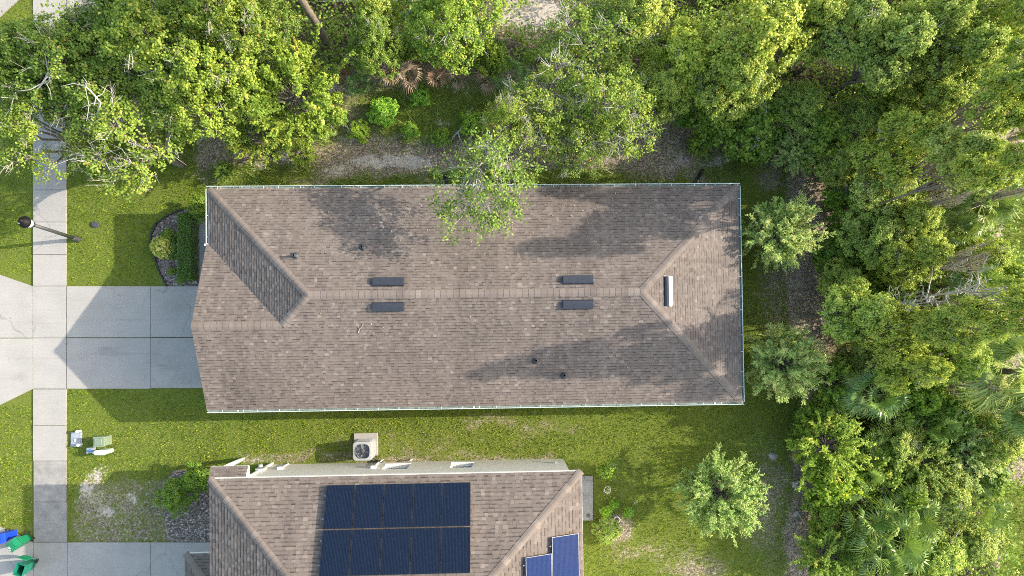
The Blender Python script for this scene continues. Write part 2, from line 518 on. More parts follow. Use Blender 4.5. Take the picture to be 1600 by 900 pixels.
def rect(px, py, x0, x1, y0, y1, e=14):
    return sstep(px, x0 - e, x0 + e) * (1 - sstep(px, x1 - e, x1 + e)) * sstep(py, y0 - e, y0 + e) * (1 - sstep(py, y1 - e, y1 + e))

def covers(X, Y):
    px, py = project(X, Y, 0.0 * X)
    px = np.clip(px, -900, 2600); py = np.clip(py, -900, 1900)
    nz = fbm(X * 0.7 + 50, Y * 0.7 + 50, 4)
    wob = (nz - 0.5) * 60
    qx, qy = px + wob, py + wob * 0.7
    litter = np.zeros_like(px)
    mx = np.maximum
    litter = mx(litter, 0.75 * rect(qx, qy, 305, 1215, 196, 286, 16))
    litter = mx(litter, 0.85 * rect(qx, qy, 380, 800, 95, 235, 22))
    litter = mx(litter, 1.0 * rect(qx, qy, 395, 1800, -400, 120, 25))
    litter = mx(litter, 1.0 * rect(qx, qy, 1040, 1560, -400, 215, 25))
    edge_x = 1238 + 14 * np.sin(py * 0.013) + 0.02 * (py - 500)
    litter = mx(litter, sstep(qx, edge_x - 26, edge_x + 20) * (1 - sstep(qx * 0.4 + px * 0.6, np.where(((py > 262) & (py < 425)) | (py > 755), 1558, 1640), np.where(((py > 262) & (py < 425)) | (py > 755), 1574, 1660))))
    litter = mx(litter, 0.9 * (1 - sstep(qy, 170, 215)) * (1 - sstep(px, 1560, 1600)) * sstep(px, 104, 150))
    litter = mx(litter, 0.50 * rect(qx, qy, 112, 320, 745, 850, 14))
    litter = mx(litter, 0.9 * rect(qx, qy, 255, 330, 740, 850, 12))
    litter = mx(litter, 0.5 * blob(qx, qy, 1110, 235, 90, 40))
    litter = mx(litter, 0.45 * blob(qx, qy, 1010, 860, 90, 25) + 0.0)
    litter = mx(litter, 0.55 * blob(qx, qy, 1085, 890, 70, 40))
    litter = mx(litter, 0.75 * blob(qx, qy, 955, 820, 34, 26))
    litter = mx(litter, 0.55 * blob(qx, qy, 760, 655, 60, 12))
    litter = mx(litter, 0.5 * rect(qx, qy, 380, 880, 706, 730, 6))
    litter = mx(litter, 0.5 * blob(qx, qy, 1210, 440, 42, 130)); litter = mx(litter, 0.5 * blob(qx, qy, 1200, 790, 50, 130)); litter = mx(litter, 0.40 * blob(qx, qy, 800, 660, 120, 14)); litter = mx(litter, 0.34 * blob(qx, qy, 640, 690, 200, 22))
    lawn = 1.0 - litter
    # weeds return inside the rough strip
    lawn = mx(lawn, 0.95 * blob(px, py, 680, 170, 165, 60))
    lawn = mx(lawn, 0.85 * blob(px, py, 470, 190, 110, 45))
    lawn = mx(lawn, 0.85 * blob(px, py, 410, 272, 130, 22))
    lawn = mx(lawn, 0.85 * blob(px, py, 720, 276, 90, 14))
    lawn = mx(lawn, 0.85 * blob(px, py, 860, 275, 170, 16))
    lawn = mx(lawn, 0.8 * blob(px, py, 1150, 262, 80, 35))
    lawn = lawn * (0.72 + 0.56 * nz)
    sand = np.zeros_like(px)
    for cx, cy, rx, ry, k, r in [(640, 252, 42, 12, 0.9, -0.1), (585, 256, 40, 11, 0.85, 0.05), (520, 268, 40, 12, 0.65, 0), (455, 243, 34, 13, 0.75, 0.1),
                                 (832, 20, 60, 26, 1.0, 0.1), (790, 30, 30, 16, 0.8, 0), (410, 262, 22, 12, 0.45, 0), (356, 280, 36, 8, 0.5, 0),
                                 (148, 742, 14, 24, 0.62, 0.5), (132, 764, 16, 12, 0.72, 0), (160, 798, 20, 11, 0.70, 0), (140, 780, 40, 26, 0.40, 0), (205, 778, 16, 12, 0.5, 0),
                                 (1207, 712, 12, 6, 0.7, 0), (1242, 757, 10, 6, 0.75, 0), (1245, 803, 7, 6, 0.7, 0), (1248, 828, 7, 5, 0.6, 0), (1128, 250, 60, 14, 0.5, -0.2), (1060, 258, 36, 10, 0.55, -0.5),
                                 (1565, 800, 7, 26, 0.75, 0), (1567, 860, 7, 22, 0.7, 0), (1555, 345, 20, 28, 0.6, 0), (690, 196, 60, 10, 0.4, 0), (530, 140, 34, 14, 0.55, 0), (495, 160, 24, 10, 0.5, 0.2), (560, 216, 40, 9, 0.55, 0), (720, 140, 40, 12, 0.4, 0), (470, 222, 40, 10, 0.5, 0),
                                 (320, 215, 40, 14, 0.4, 0), (290, 245, 26, 10, 0.4, 0), (400, 722, 36, 7, 0.5, 0), (620, 712, 26, 5, 0.5, 0), (510, 708, 20, 6, 0.5, 0), (225, 310, 16, 7, 0.4, 0)]:
        sand = mx(sand, k * blob(qx * 0.5 + px * 0.5, qy * 0.5 + py * 0.5, cx, cy, rx, ry, r))
    # straw (how dry the lawn is)
    dry = 0.36 + 1.05 * sstep(py, 636, 700) * (1 - sstep(px, 900, 1050)) + 0.12 * sstep(py, 560, 640)
    dry = dry + (fbm(X * 0.35 + 9, Y * 0.35 + 4, 3) - 0.5) * 0.9
    dry = np.where(px < 330, dry - 0.10 * (py < 480), dry)
    return px, py, np.clip(lawn, 0, 1), np.clip(sand, 0, 1), np.clip(dry, 0, 1)

# one ground sheet: fine cells around the lot, then far out to the horizon
gx = np.concatenate([[-1500, -400, -120, -60], np.arange(-34, 37.01, 0.25), [60, 120, 400, 1500]])
gy = np.concatenate([[-1500, -400, -120, -50], np.arange(-22, 28.01, 0.25), [50, 120, 400, 1500]])
GX, GY = np.meshgrid(gx, gy)
_, _, lawn_g, sand_g, _ = covers(GX, GY)
nxg, nyg = len(gx), len(gy)
idx = np.arange(nxg * nyg).reshape(nyg, nxg)
quads = np.stack([idx[:-1, :-1], idx[:-1, 1:], idx[1:, 1:], idx[1:, :-1]], -1).reshape(-1, 4)
GZ = (fbm(GX * 0.8, GY * 0.8, 3) - 0.5) * 0.05 - 0.03
me = mesh_from("ground", np.stack([GX, GY, GZ], -1).reshape(-1, 3), quads, smooth=True, mat=M['ground'])
ca = me.attributes.new("cover", 'FLOAT_COLOR', 'POINT')
_px, _py = project(GX, GY, 0 * GX); _px = np.clip(_px, -900, 2600); _py = np.clip(_py, -900, 1900)
dark_floor = np.maximum(np.maximum(sstep(_px, 1285, 1320) * (1 - sstep(_px, 1545, 1565)), sstep(_px, 1030, 1100) * (1 - sstep(_py, 150, 200)) * (1 - sstep(_px, 1545, 1565))), 0.85 * (1 - sstep(_py, 90, 130)) * sstep(_px, 380, 420) * (1 - 0.9 * blob(_px, _py, 830, 10, 75, 50)) * (1 - sstep(_px, 1545, 1565)))  # mask that darkens the litter across the woods floor
cov = np.stack([lawn_g * (1 - 0.7 * dark_floor), sand_g, dark_floor, 1 + 0 * lawn_g], -1).reshape(-1).astype(np.float32)
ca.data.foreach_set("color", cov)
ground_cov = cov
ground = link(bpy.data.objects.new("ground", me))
tag(ground, kind="structure")

# ------------------------------------------------------------------ paving
def wpts(pts, z=0.0):
    return [P(x, y, z) for x, y in pts]

def shrink(pts, d):
    c = sum((Vector((p[0], p[1])) for p in pts), Vector((0, 0))) / len(pts)
    out = []
    for p in pts:
        v = Vector((p[0], p[1])) - c
        out.append((p[0] - math.copysign(min(d, abs(v.x)), v.x), p[1] - math.copysign(min(d, abs(v.y)), v.y)))
    return out

def paving(name, slabs, z=0.035, mat='concrete', gap=0.010):
    """slabs: list of (pixel polygon, wear 0..1)"""
    bm = bmesh.new()
    lay = bm.faces.layers.float.new("tint")
    for pts, wear in slabs:
        zz = z + random.uniform(-0.004, 0.004)
        for f in b_prism(bm, shrink(wpts(pts), gap), -0.08, zz):
            f[lay] = wear
    o = bm_obj(name, bm, M[mat])
    return tag(o, kind="structure")

def R(x0, y0, x1, y1):
    return [(x0, y1), (x1, y1), (x1, y0), (x0, y0)]

ys = [-420, -360, -300, -240, -180, -120, -60, -2, 48, 98, 148, 198, 247, 297, 347, 398, 447]
walk = [(R(52, a, 104, b), 0.12 * random.random()) for a, b in zip(ys, ys[1:])]
walk += [(R(52, 447, 104, 528), 0.05), (R(52, 528, 104, 607.5), 0.0), (R(52, 608, 104, 665), 0.1), (R(52, 665, 104, 720), 0.1),
         (R(53, 720, 104, 784), 0.75), (R(53, 784, 105, 847), 0.85), (R(53, 847, 106, 930), 0.35), (R(53, 930, 106, 1000), 0.3)]
ys2 = [1000, 1050, 1100, 1150, 1200, 1260, 1320, 1400]
walk += [(R(53, a, 106, b), 0.2) for a, b in zip(ys2, ys2[1:])]
paving("sidewalk", walk)
drive = [(R(104.6, 447, 236, 527.5), 0.08), (R(104.6, 528, 236, 607.5), 0.14), (R(236, 447, 345, 527), 0.16), (R(236, 527.5, 345, 606.5), 0.24),
         ([(-48, 528), (-48, 410), (0, 429), (52, 447), (52, 528)][::-1], 0.02), ([(-48, 655), (-48, 528.4), (52, 528.4), (52, 608), (0, 633)][::-1], 0.02)]
paving("driveway", drive)
paving("neighbour_driveway", [(R(106, 847, 236, 930), 0.25), (R(236, 847, 345, 930), 0.25), (R(106, 930, 236, 1010), 0.25), (R(236, 930, 345, 1010), 0.25),
                              ([(-48, 800), (0, 823), (53, 847), (53, 930), (-48, 930)], 0.1), ([(-48, 930.5), (53, 930.5), (53, 1010), (-48, 1040)], 0.1)], mat='concrete')
paving("north_driveway", [(R(104.6, -130, 175, -48), 0.1), (R(104.6, -47, 175, 32), 0.1), (R(500, -130, 690, 4), 0.1),
                          ([(-48, -130), (52, -130), (52, -20), (0, 27), (-48, 60)], 0.05)], z=0.033)
paving("entry_walk", [(R(311.5, 340, 345, 447), 0.3)], mat='concrete_grey')
paving("patio_slab", [(R(880, 743, 926.5, 813), 0.55)], z=0.06, mat='concrete_grey')
# kerb and street beyond the left edge
bm = bmesh.new()
for a, b in [(-420, 395), (672, 790), (1060, 1400)]:
    q = P(-70, a); r = P(-48, b)
    b_box(bm, ((q.x + r.x) / 2, (q.y + r.y) / 2, 0.02), (r.x - q.x, abs(q.y - r.y), 0.18))
tag(bm_obj("kerb", bm, M['concrete'], bevel=0.03), kind="structure")
bm = bmesh.new()
q = P(-70, -420); 
bm.faces.new([bm.verts.new(p) for p in [(q.x - 7.5, -40, -0.02), (q.x, -40, -0.02), (q.x, 40, -0.02), (q.x - 7.5, 40, -0.02)]])
tag(bm_obj("road", bm, M['asphalt']), kind="structure")

# paved / built areas where no grass grows (pixel boxes at ground level)
NOGRASS = [(51, -500, 105, 1500), (104, 446, 345, 609), (-60, 428, 52, 634), (104, 846, 346, 1020), (-60, 822, 53, 1020), (104, -140, 176, 33), (500, -140, 700, 6),
           (311, 339, 346, 448), (878, 742, 927, 814)]

# ------------------------------------------------------------------ shingled roofs
def clip_poly(poly, a, b, c):
    """keep a*u+b*v<=c"""
    out = []
    n = len(poly)
    for i in range(n):
        p, q = poly[i], poly[(i + 1) % n]
        dp = a * p[0] + b * p[1] - c; dq = a * q[0] + b * q[1] - c
        if dp <= 0: out.append(p)
        if (dp < 0 < dq) or (dq < 0 < dp):
            t = dp / (dp - dq)
            out.append((p[0] + t * (q[0] - p[0]), p[1] + t * (q[1] - p[1])))
    return out

class Shingles:
    def __init__(self, expo=0.128):
        self.bm = bmesh.new(); self.lay = self.bm.faces.layers.float.new("tint"); self.expo = expo
    def plane(self, pts, u_axis, seed, tab=(0.10, 0.20)):
        rnd = random.Random(seed)
        pts = [Vector(p) for p in pts]
        n = (pts[1] - pts[0]).cross(pts[2] - pts[0]).normalized()
        if n.z < 0: n = -n
        U = Vector(u_axis).normalized(); V = n.cross(U).normalized()
        if V.z < 0: V = -V
        O = min(pts, key=lambda p: p.z)
        poly = [((p - O).dot(U), (p - O).dot(V)) for p in pts]
        u0 = min(p[0] for p in poly); u1 = max(p[0] for p in poly); v1 = max(p[1] for p in poly)
        e = self.expo
        k = 0
        while k * e < v1 - 1e-4:
            va, vb = k * e, (k + 1) * e
            row = clip_poly(clip_poly(poly, 0, -1, -va), 0, 1, vb)
            k += 1
            if len(row) < 3: continue
            u = u0 - rnd.uniform(0, 0.3)
            ru1 = max(p[0] for p in row); ru0 = min(p[0] for p in row)
            rowt = rnd.gauss(0, 0.05)
            while u < ru1:
                w = rnd.uniform(*tab)
                if u + w > ru0:
                    cell = clip_poly(clip_poly(row, -1, 0, -u), 1, 0, u + w)
                    if len(cell) >= 3:
                        hi = rnd.random() < 0.5
                        h = 0.015 if hi else 0.008
                        t = min(1, max(0, (0.60 if hi else 0.50) + rnd.gauss(0, 0.06) + rowt * 0.3))
                        if rnd.random() < 0.05: t = min(1, t + 0.18)
                        # the darker granule band laminated shingles carry under the course above
                        band = va + e * (rnd.uniform(0.60, 0.72) if rnd.random() < 0.62 else 0.93)
                        for part, tt in ((clip_poly(cell, 0, 1, band), t), (clip_poly(cell, 0, -1, -band), max(0, t - rnd.uniform(0.22, 0.48)))):
                            if len(part) < 3: continue
                            vs = [self.bm.verts.new(O + U * cu + V * cv + n * (h * (1 - (cv - va) / e) + 0.003)) for (cu, cv) in part]
                            try:
                                f = self.bm.faces.new(vs); f[self.lay] = tt
                                f.normal_update()
                                if f.normal.dot(n) < 0: f.normal_flip()
                            except ValueError:
                                pass
                        low = sorted([c for c in cell if abs(c[1] - va) < 1e-5])
                        if len(low) >= 2:
                            a, b = low[0], low[-1]
                            q = [O + U * a[0] + V * a[1] - n * 0.004, O + U * b[0] + V * b[1] - n * 0.004,
                                 O + U * b[0] + V * b[1] + n * (h + 0.003), O + U * a[0] + V * a[1] + n * (h + 0.003)]
                            f = self.bm.faces.new([self.bm.verts.new(x) for x in q]); f[self.lay] = max(0, t - 0.3)
                u += w
    def obj(self, name, parent):
        me = bpy.data.meshes.new(name)
        self.bm.normal_update(); self.bm.to_mesh(me); self.bm.free()
        me.materials.append(M['shingle'])
        return link(bpy.data.objects.new(name, me), parent)

def ridge_caps(name, segs, parent, piece=0.25, half=0.16, seed=1):
    """segs: (p0, p1, down_left, down_right): cap shingles laid from p0 to p1"""
    rnd = random.Random(seed)
    bm = bmesh.new(); lay = bm.faces.layers.float.new("tint")
    for p0, p1, dl, dr in segs:
        p0, p1 = Vector(p0), Vector(p1); dl, dr = Vector(dl).normalized(), Vector(dr).normalized()
        s = (p1 - p0); L = s.length; s.normalize()
        up = (-(dl + dr)).normalized() if (dl + dr).length > 1e-3 else Vector((0, 0, 1))
        k = 0.0
        while k < L:
            e = min(L, k + piece)
            t = min(1, max(0, 0.66 + rnd.gauss(0, 0.05)))
            a = p0 + s * k; b = p0 + s * e
            ha, hb = 0.034, 0.026
            ring = lambda c, h: [c + dl * half + up * (h - 0.004), c + dl * 0.04 + up * h, c + dr * 0.04 + up * h, c + dr * half + up * (h - 0.004)]
            A = [bm.verts.new(x) for x in ring(a, ha)]; B = [bm.verts.new(x) for x in ring(b, hb)]
            for i in range(3):
                f = bm.faces.new((A[i], A[i + 1], B[i + 1], B[i])); f[lay] = t
                if f.normal.dot(up) < 0: f.normal_flip()
            A0 = [bm.verts.new(x) for x in ring(a, hb - 0.004)]
            for i in range(3):
                f = bm.faces.new((A0[i], A0[i + 1], A[i + 1], A[i])); f[lay] = t
            for (v0, v1, h) in ((A[0], B[0], dl), (A[3], B[3], dr)):
                w0 = bm.verts.new(v0.co - up * 0.045); w1 = bm.verts.new(v1.co - up * 0.03)
                f = bm.faces.new((v0, v1, w1, w0)); f[lay] = max(0, t - 0.3)
            k = e
    bmesh.ops.recalc_face_normals(bm, faces=bm.faces)
    me = bpy.data.meshes.new(name); bm.to_mesh(me); bm.free()
    me.materials.append(M['shingle'])
    return link(bpy.data.objects.new(name, me), parent)

SL = 5.0 / 12.0
CS = math.cos(math.atan(SL)); SN = math.sin(math.atan(SL))
DN = {'S': (0, -CS, -SN), 'N': (0, CS, -SN), 'E': (CS, 0, -SN), 'W': (-CS, 0, -SN)}
def hip_down(d_along, side):
    """unit vector in roof plane `side`, square to the hip direction, pointing down"""
    nrm = {'S': Vector((0, -SN, CS)), 'N': Vector((0, SN, CS)), 'E': Vector((SN, 0, CS)), 'W': Vector((-SN, 0, CS))}[side]
    v = nrm.cross(Vector(d_along)).normalized()
    return v

def hipseg(p0, p1, A, B):
    d = (Vector(p1) - Vector(p0)).normalized()
    out = []
    nr = {'S': Vector((0, -SN, CS)), 'N': Vector((0, SN, CS)), 'E': Vector((SN, 0, CS)), 'W': Vector((-SN, 0, CS))}
    va = nr[A].cross(d).normalized(); vb = nr[B].cross(d).normalized()
    # choose the direction that goes away from the other plane (into its own plane)
    hor = {'S': Vector((0, -1, 0)), 'N': Vector((0, 1, 0)), 'E': Vector((1, 0, 0)), 'W': Vector((-1, 0, 0))}
    if va.dot(hor[A]) < va.dot(hor[B]): va = -va
    if vb.dot(hor[B]) < vb.dot(hor[A]): vb = -vb
    return (p0, p1, va, vb)

def frame_from(corners_px, z):
    tl, tr, br, bl = [P(x, y, z) for x, y in corners_px]
    c = (tl + tr + br + bl) / 4
    d1 = (tr - tl); d2 = (br - bl)
    ang = (math.atan2(d1.y, d1.x) + math.atan2(d2.y, d2.x)) / 2
    ux = Vector((math.cos(ang), math.sin(ang), 0)); uy = Vector((-ux.y, ux.x, 0))
    hx = ((tr + br - tl - bl).dot(ux)) / 4; hy = ((tl + tr - bl - br).dot(uy)) / 4
    return Vector((c.x, c.y, 0)), ang, hx, hy

def to_local(root_mat, w):
    return root_mat.inverted() @ w

def hit_plane(root_mat, px, py, p, n):
    """pixel ray against a plane given in the thing's own frame, answer in that frame"""
    inv = root_mat.inverted()
    o = inv @ CAM; d = inv.to_3x3() @ ray(px, py)
    n = Vector(n); t = (Vector(p) - o).dot(n) / d.dot(n)
    return o + d * t

NV = {'S': Vector((0, -SN, CS)), 'N': Vector((0, SN, CS)), 'E': Vector((SN, 0, CS)), 'W': Vector((-SN, 0, CS))}

# ------------------------------------------------------------------ main house
ZE = 2.8
C1, A1, HX, HY = frame_from([(323, 291), (1158, 286), (1162, 632), (321, 645)], ZE)
GUT = 0.12
hx, hy = HX - GUT, HY - GUT
house = empty("single_storey_house", C1, A1, "long one storey house with brown shingle hip roof and white gutters", "house")
HM = Matrix.Translation(C1) @ Matrix.Rotation(A1, 4, 'Z')
xl, xr, ysn, yn = -hx, hx, -hy, hy
zr = ZE + hy * SL
g = 3.5
zg = ZE + g * SL
xg = xl - 0.10
yg = ysn + g
TLc, TRc, BRc = (xl, yn, ZE), (xr, yn, ZE), (xr, ysn, ZE)
RS, RE = (xl + hy, 0, zr), (xr - hy, 0, zr)
N1 = (xl + g, yg, zg)
GA = (xg, yg, zg); GB = (xg, ysn, ZE); GN = (xg, yg + g, ZE); VB = (xl, yg + g, ZE)
sh = Shingles()
sh.plane([TLc, TRc, RE, RS], (1, 0, 0), 1)
sh.plane([TRc, BRc, RE], (0, 1, 0), 2)
sh.plane([(xl + g, ysn, ZE), BRc, RE, RS, N1], (1, 0, 0), 3)
sh.plane([GB, (xl + g, ysn, ZE), N1, GA], (1, 0, 0), 4)
sh.plane([TLc, RS, N1, VB], (0, 1, 0), 5)
sh.plane([GN, VB, N1, GA], (1, 0, 0), 6)
roof = sh.obj("roof", house)
ridge_caps("ridge_cap", [
    (RS, RE, DN['S'], DN['N']), (GA, N1, DN['S'], DN['N']),
    hipseg(TRc, RE, 'N', 'E'), hipseg(BRc, RE, 'S', 'E'), hipseg(TLc, RS, 'N', 'W'), hipseg(N1, RS, 'S', 'W')], roof, half=0.17)
# deck under the shingles, soffit and fascia
bm = bmesh.new()
dz = Vector((0, 0, -0.012))
def poly(pts, off=dz):
    bm.faces.new([bm.verts.new(Vector(p) + off) for p in pts])
poly([TLc, TRc, RE, RS]); poly([TRc, BRc, RE]); poly([(xl + g, ysn, ZE), BRc, RE, RS, N1]); poly([GB, (xl + g, ysn, ZE), N1, GA]); poly([TLc, RS, N1, VB]); poly([GN, VB, N1, GA])
bm_obj("roof_deck", bm, M['soffit'], house)
bm = bmesh.new()
t = 0.03
b_box(bm, (0, yn + t / 2 - 0.03, ZE - 0.10), (2 * hx, t, 0.17))
b_box(bm, (0, ysn - t / 2 + 0.03, ZE - 0.10), (2 * hx, t, 0.17))
b_box(bm, (xr + t / 2 - 0.03, 0, ZE - 0.10), (t, 2 * hy - 0.07, 0.17))
b_box(bm, (xl - t / 2 + 0.03, (yn + VB[1]) / 2, ZE - 0.10), (t, yn - VB[1] - 0.05, 0.17))
# rake boards of the front gable
for (a, b) in ((GB, GA), (GN, GA)):
    a, b = Vector(a), Vector(b); c = (a + b) / 2 + Vector((0.02, 0, -0.11)); L = (b - a).length
    sgn = 1 if b.y > a.y else -1
    b_box(bm, (0, 0, 0), (0.03, L, 0.16), mat4=Matrix.Translation(c) @ Matrix.Rotation(sgn * math.atan(SL), 4, 'X'))
bm_obj("fascia", bm, M['white_paint'], house)
bm = bmesh.new()
b_box(bm, (0, 0, ZE - 0.215), (2 * hx - 0.05, 2 * hy - 0.05, 0.03))
bm_obj("soffit", bm, M['soffit'], house)
# walls
bm = bmesh.new()
ov = 0.45
b_box(bm, ((0), 0, (ZE - 0.23) / 2), (2 * hx - 2 * ov, 2 * hy - 2 * ov, ZE - 0.23))
vs = [(xl + 0.30, ysn + ov, 0), (xl + 0.30, yg + g - ov, 0), (xl + 0.30, yg + g - ov, ZE - 0.1), (xl + 0.30, yg, zg - 0.2), (xl + 0.30, ysn + ov, ZE - 0.1)]
a = [bm.verts.new(v) for v in vs]; b = [bm.verts.new((xl + ov + 0.02, v[1], v[2])) for v in vs]
bm.faces.new(a); bm.faces.new(b[::-1])
for i in range(5): bm.faces.new((a[i], b[i], b[(i + 1) % 5], a[(i + 1) % 5]))
bm_obj("wall", bm, M['stucco'], house)
bm = bmesh.new()
for k in range(4):
    b_box(bm, (xl + 0.275, yg - 0.1, 0.30 + 0.54 * k), (0.05, 4.88, 0.52))
bm_obj("garage_door", bm, M['white_paint'], house, bevel=0.01)

def gutter(name, p0, p1, outdir, parent, hang=0.85):
    """open K-style trough along p0-p1 with hangers across it"""
    p0, p1, o = Vector(p0), Vector(p1), Vector(outdir)
    bm = bmesh.new()
    prof = [(0.0, 0.0), (0.0, -0.11), (0.085, -0.11), (0.125, -0.02), (0.125, 0.006), (0.100, 0.006), (0.100, -0.012), (0.078, -0.10), (0.008, -0.10), (0.008, 0.0)]
    ra = [bm.verts.new(p0 + o * d + Vector((0, 0, z))) for d, z in prof]
    rb = [bm.verts.new(p1 + o * d + Vector((0, 0, z))) for d, z in prof]
    n = len(prof)
    for i in range(n): bm.faces.new((ra[i], ra[(i + 1) % n], rb[(i + 1) % n], rb[i]))
    bm.faces.new(ra); bm.faces.new(rb[::-1])
    L = (p1 - p0).length; s = (p1 - p0).normalized()
    k = 0.5
    while k < L - 0.2:
        c = p0 + s * (k + random.uniform(-0.22, 0.22)) + o * 0.055 + Vector((0, 0, -0.006))
        sx = abs(s.x) * 0.022 + abs(o.x) * 0.10; sy = abs(s.y) * 0.022 + abs(o.y) * 0.10
        b_box(bm, c, (sx, sy, 0.006)); k += hang
    for f in bm.faces:
        pass
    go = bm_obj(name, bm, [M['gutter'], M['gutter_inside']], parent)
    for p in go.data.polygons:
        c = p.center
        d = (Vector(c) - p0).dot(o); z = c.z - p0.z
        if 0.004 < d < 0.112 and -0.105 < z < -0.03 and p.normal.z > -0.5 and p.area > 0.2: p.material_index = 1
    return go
zgut = ZE - 0.005
gut = {}
gut['N'] = gutter("gutter", (xl - 0.11, yn, zgut), (xr + 0.11, yn, zgut), (0, 1, 0), house)
gut['S'] = gutter("gutter", (xg, ysn, zgut), (xr + 0.11, ysn, zgut), (0, -1, 0), house)
gut['E'] = gutter("gutter", (xr, ysn - 0.0, zgut), (xr, yn, zgut), (1, 0, 0), house)
gut['W'] = gutter("gutter", (xl, VB[1] + 0.02, zgut), (xl, yn, zgut), (-1, 0, 0), house)
bm = bmesh.new(); b_box(bm, (xl - 0.10, VB[1] - 0.03, ZE - 0.06), (0.17, 0.09, 0.16)); bm_obj("gutter_end", bm, M['white_paint'], gut['W'], bevel=0.01)
# downspouts
def downspout(px, py, y, sgn):
    x = to_local(HM, P(px, py, ZE)).x
    bm = bmesh.new()
    b_box(bm, (x, y + sgn * 0.07, ZE - 0.16), (0.08, 0.07, 0.14))
    yw = y - sgn * (ov - 0.045)
    b_box(bm, (x, (y + yw) / 2 + sgn * 0.04, ZE - 0.30), (0.07, ov + 0.02, 0.07))
    b_box(bm, (x, yw, (ZE - 0.3) / 2), (0.08, 0.07, ZE - 0.34))
    b_box(bm, (x, yw + sgn * 0.2, 0.12), (0.08, 0.4, 0.07))
    return bm_obj("downspout", bm, M['white_paint'], house, bevel=0.008)
for px, py in ((370, 646), (740, 640), (1118, 634)):
    downspout(px, py, ysn, -1)
for px, py, tip in ((697, 288, (695, 272)), (1104, 286, (1098, 264))):
    d = downspout(px, py, yn, 1)
    x = to_local(HM, P(px, py, ZE)).x
    e = to_local(HM, P(tip[0], tip[1], 0.15))
    bm = bmesh.new()
    b_cyl(bm, (x, yn - 0.1, 0.16), (e.x, e.y, 0.09), 0.065, 0.07, 12)
    bm_obj("drain_hose", bm, M['black_plastic'], d, smooth=True)

# off-ridge vents: sloped metal hoods with a flange
def hood(px, py, side, length=1.22, width=0.34, white=False):
    pt = {'S': (0, 0, zr), 'N': (0, 0, zr), 'E': RE}[side]
    c = hit_plane(HM, px, py, pt, NV[side])
    n = NV[side]; along = Vector((1, 0, 0)) if side in 'SN' else Vector((0, 1, 0))
    dn = Vector(DN[side])
    m = Matrix((along, dn, n)).transposed()
    if m.determinant() < 0:
        m = Matrix((-along, dn, n)).transposed()
    m4 = Matrix.Translation(c) @ m.to_4x4()
    bm = bmesh.new()
    r = b_box(bm, (0, 0, 0.024), (length + 0.04, width + 0.05, 0.006), mat4=m4)
    L, w = length / 2, width / 2
    pr = [(-w, 0.03), (-w, 0.07), (-w + 0.05, 0.115), (-0.03, 0.146), (w - 0.02, 0.142), (w, 0.12), (w, 0.045)]
    a = [bm.verts.new(m4 @ Vector((-L, y, z))) for y, z in pr]; b = [bm.verts.new(m4 @ Vector((L, y, z))) for y, z in pr]
    for i in range(len(pr)): bm.faces.new((a[i], a[(i + 1) % len(pr)], b[(i + 1) % len(pr)], b[i]))
    bm.faces.new(a); bm.faces.new(b[::-1])
    o = bm_obj("roof_vent", bm, M['vent_metal'], house, bevel=0.006)
    return o
for px, py, s in ((607, 441, 'N'), (607, 479, 'S'), (903, 438, 'N'), (903, 475, 'S'), (1043, 455, 'E')):
    hood(px, py, s)
# plumbing vents
for px, py, s in ((462, 400, 'N'), (567, 387, 'N'), (837, 563, 'S'), (881, 586, 'S')):
    c = hit_plane(HM, px, py, (0, 0, zr), NV[s])
    bm = bmesh.new()
    b_lathe(bm, [(0.16, -0.03), (0.15, 0.035), (0.085, 0.09), (0.062, 0.12), (0.058, 0.34), (0.045, 0.35), (0.042, 0.25)], 16, cap=False)
    bm_obj("vent_pipe", bm, M['vent_dark'], house, loc=c, smooth=True)

# a dry stick lying on each slope of the roof
def stick(px, py, side, ang, L, mat, label):
    c = hit_plane(HM, px, py, (0, 0, zr), NV[side])
    w = HM @ c
    o = empty("fallen_twig", w, 0, label, "twig")
    n = HM.to_3x3() @ NV[side]
    d = Vector((math.cos(ang), math.sin(ang), 0)); d = (d - n * d.dot(n)).normalized()
    s = n.cross(d)
    bm = bmesh.new()
    pts = [d * -L / 2 + n * 0.035, d * -L / 6 + s * 0.03 + n * 0.04, d * L / 5 - s * 0.02 + n * 0.045, d * L / 2 + n * 0.035]
    for k, (a, b) in enumerate(zip(pts, pts[1:])): b_cyl(bm, a, b, 0.020 - 0.004 * k, 0.016 - 0.004 * k, 6)
    bm_obj("stem", bm, mat, o)
    bm = bmesh.new(); b_cyl(bm, pts[1], pts[1] + d * L * 0.22 + s * L * 0.18, 0.010, 0.005, 6)
    bm_obj("side_shoot", bm, mat, o)
stick(564, 512, 'S', math.radians(62), 0.45, M['dead_wood'], "short pale twig lying on the main roof below the ridge vents")
stick(509, 396, 'N', math.radians(3), 0.34, M['bark'], "short dark stick lying on the main roof between two vent pipes")

# ------------------------------------------------------------------ two storey house next door
ZE2 = 5.6
tl, tr = P(327.5, 748, ZE2), P(908.5, 736, ZE2)
A2 = math.atan2((tr - tl).y, (tr - tl).x)
L2 = (tr - tl).length
ux = Vector((math.cos(A2), math.sin(A2), 0)); uy = Vector((-ux.y, ux.x, 0))
D2 = 10.2
C2 = (tl + tr) / 2 - uy * D2 / 2
C2.z = 0
house2 = empty("two_storey_house", C2, A2, "taller neighbouring house with solar panels on its brown shingle roof", "house")
HM2 = Matrix.Translation(C2) @ Matrix.Rotation(A2, 4, 'Z')
x2, y2 = L2 / 2, D2 / 2
zr2 = ZE2 + y2 * SL
a_, b_, c_, d_ = (-x2, y2, ZE2), (x2, y2, ZE2), (x2, -y2, ZE2), (-x2, -y2, ZE2)
r0, r1 = (-x2 + y2, 0, zr2), (x2 - y2, 0, zr2)
sh = Shingles(0.15)
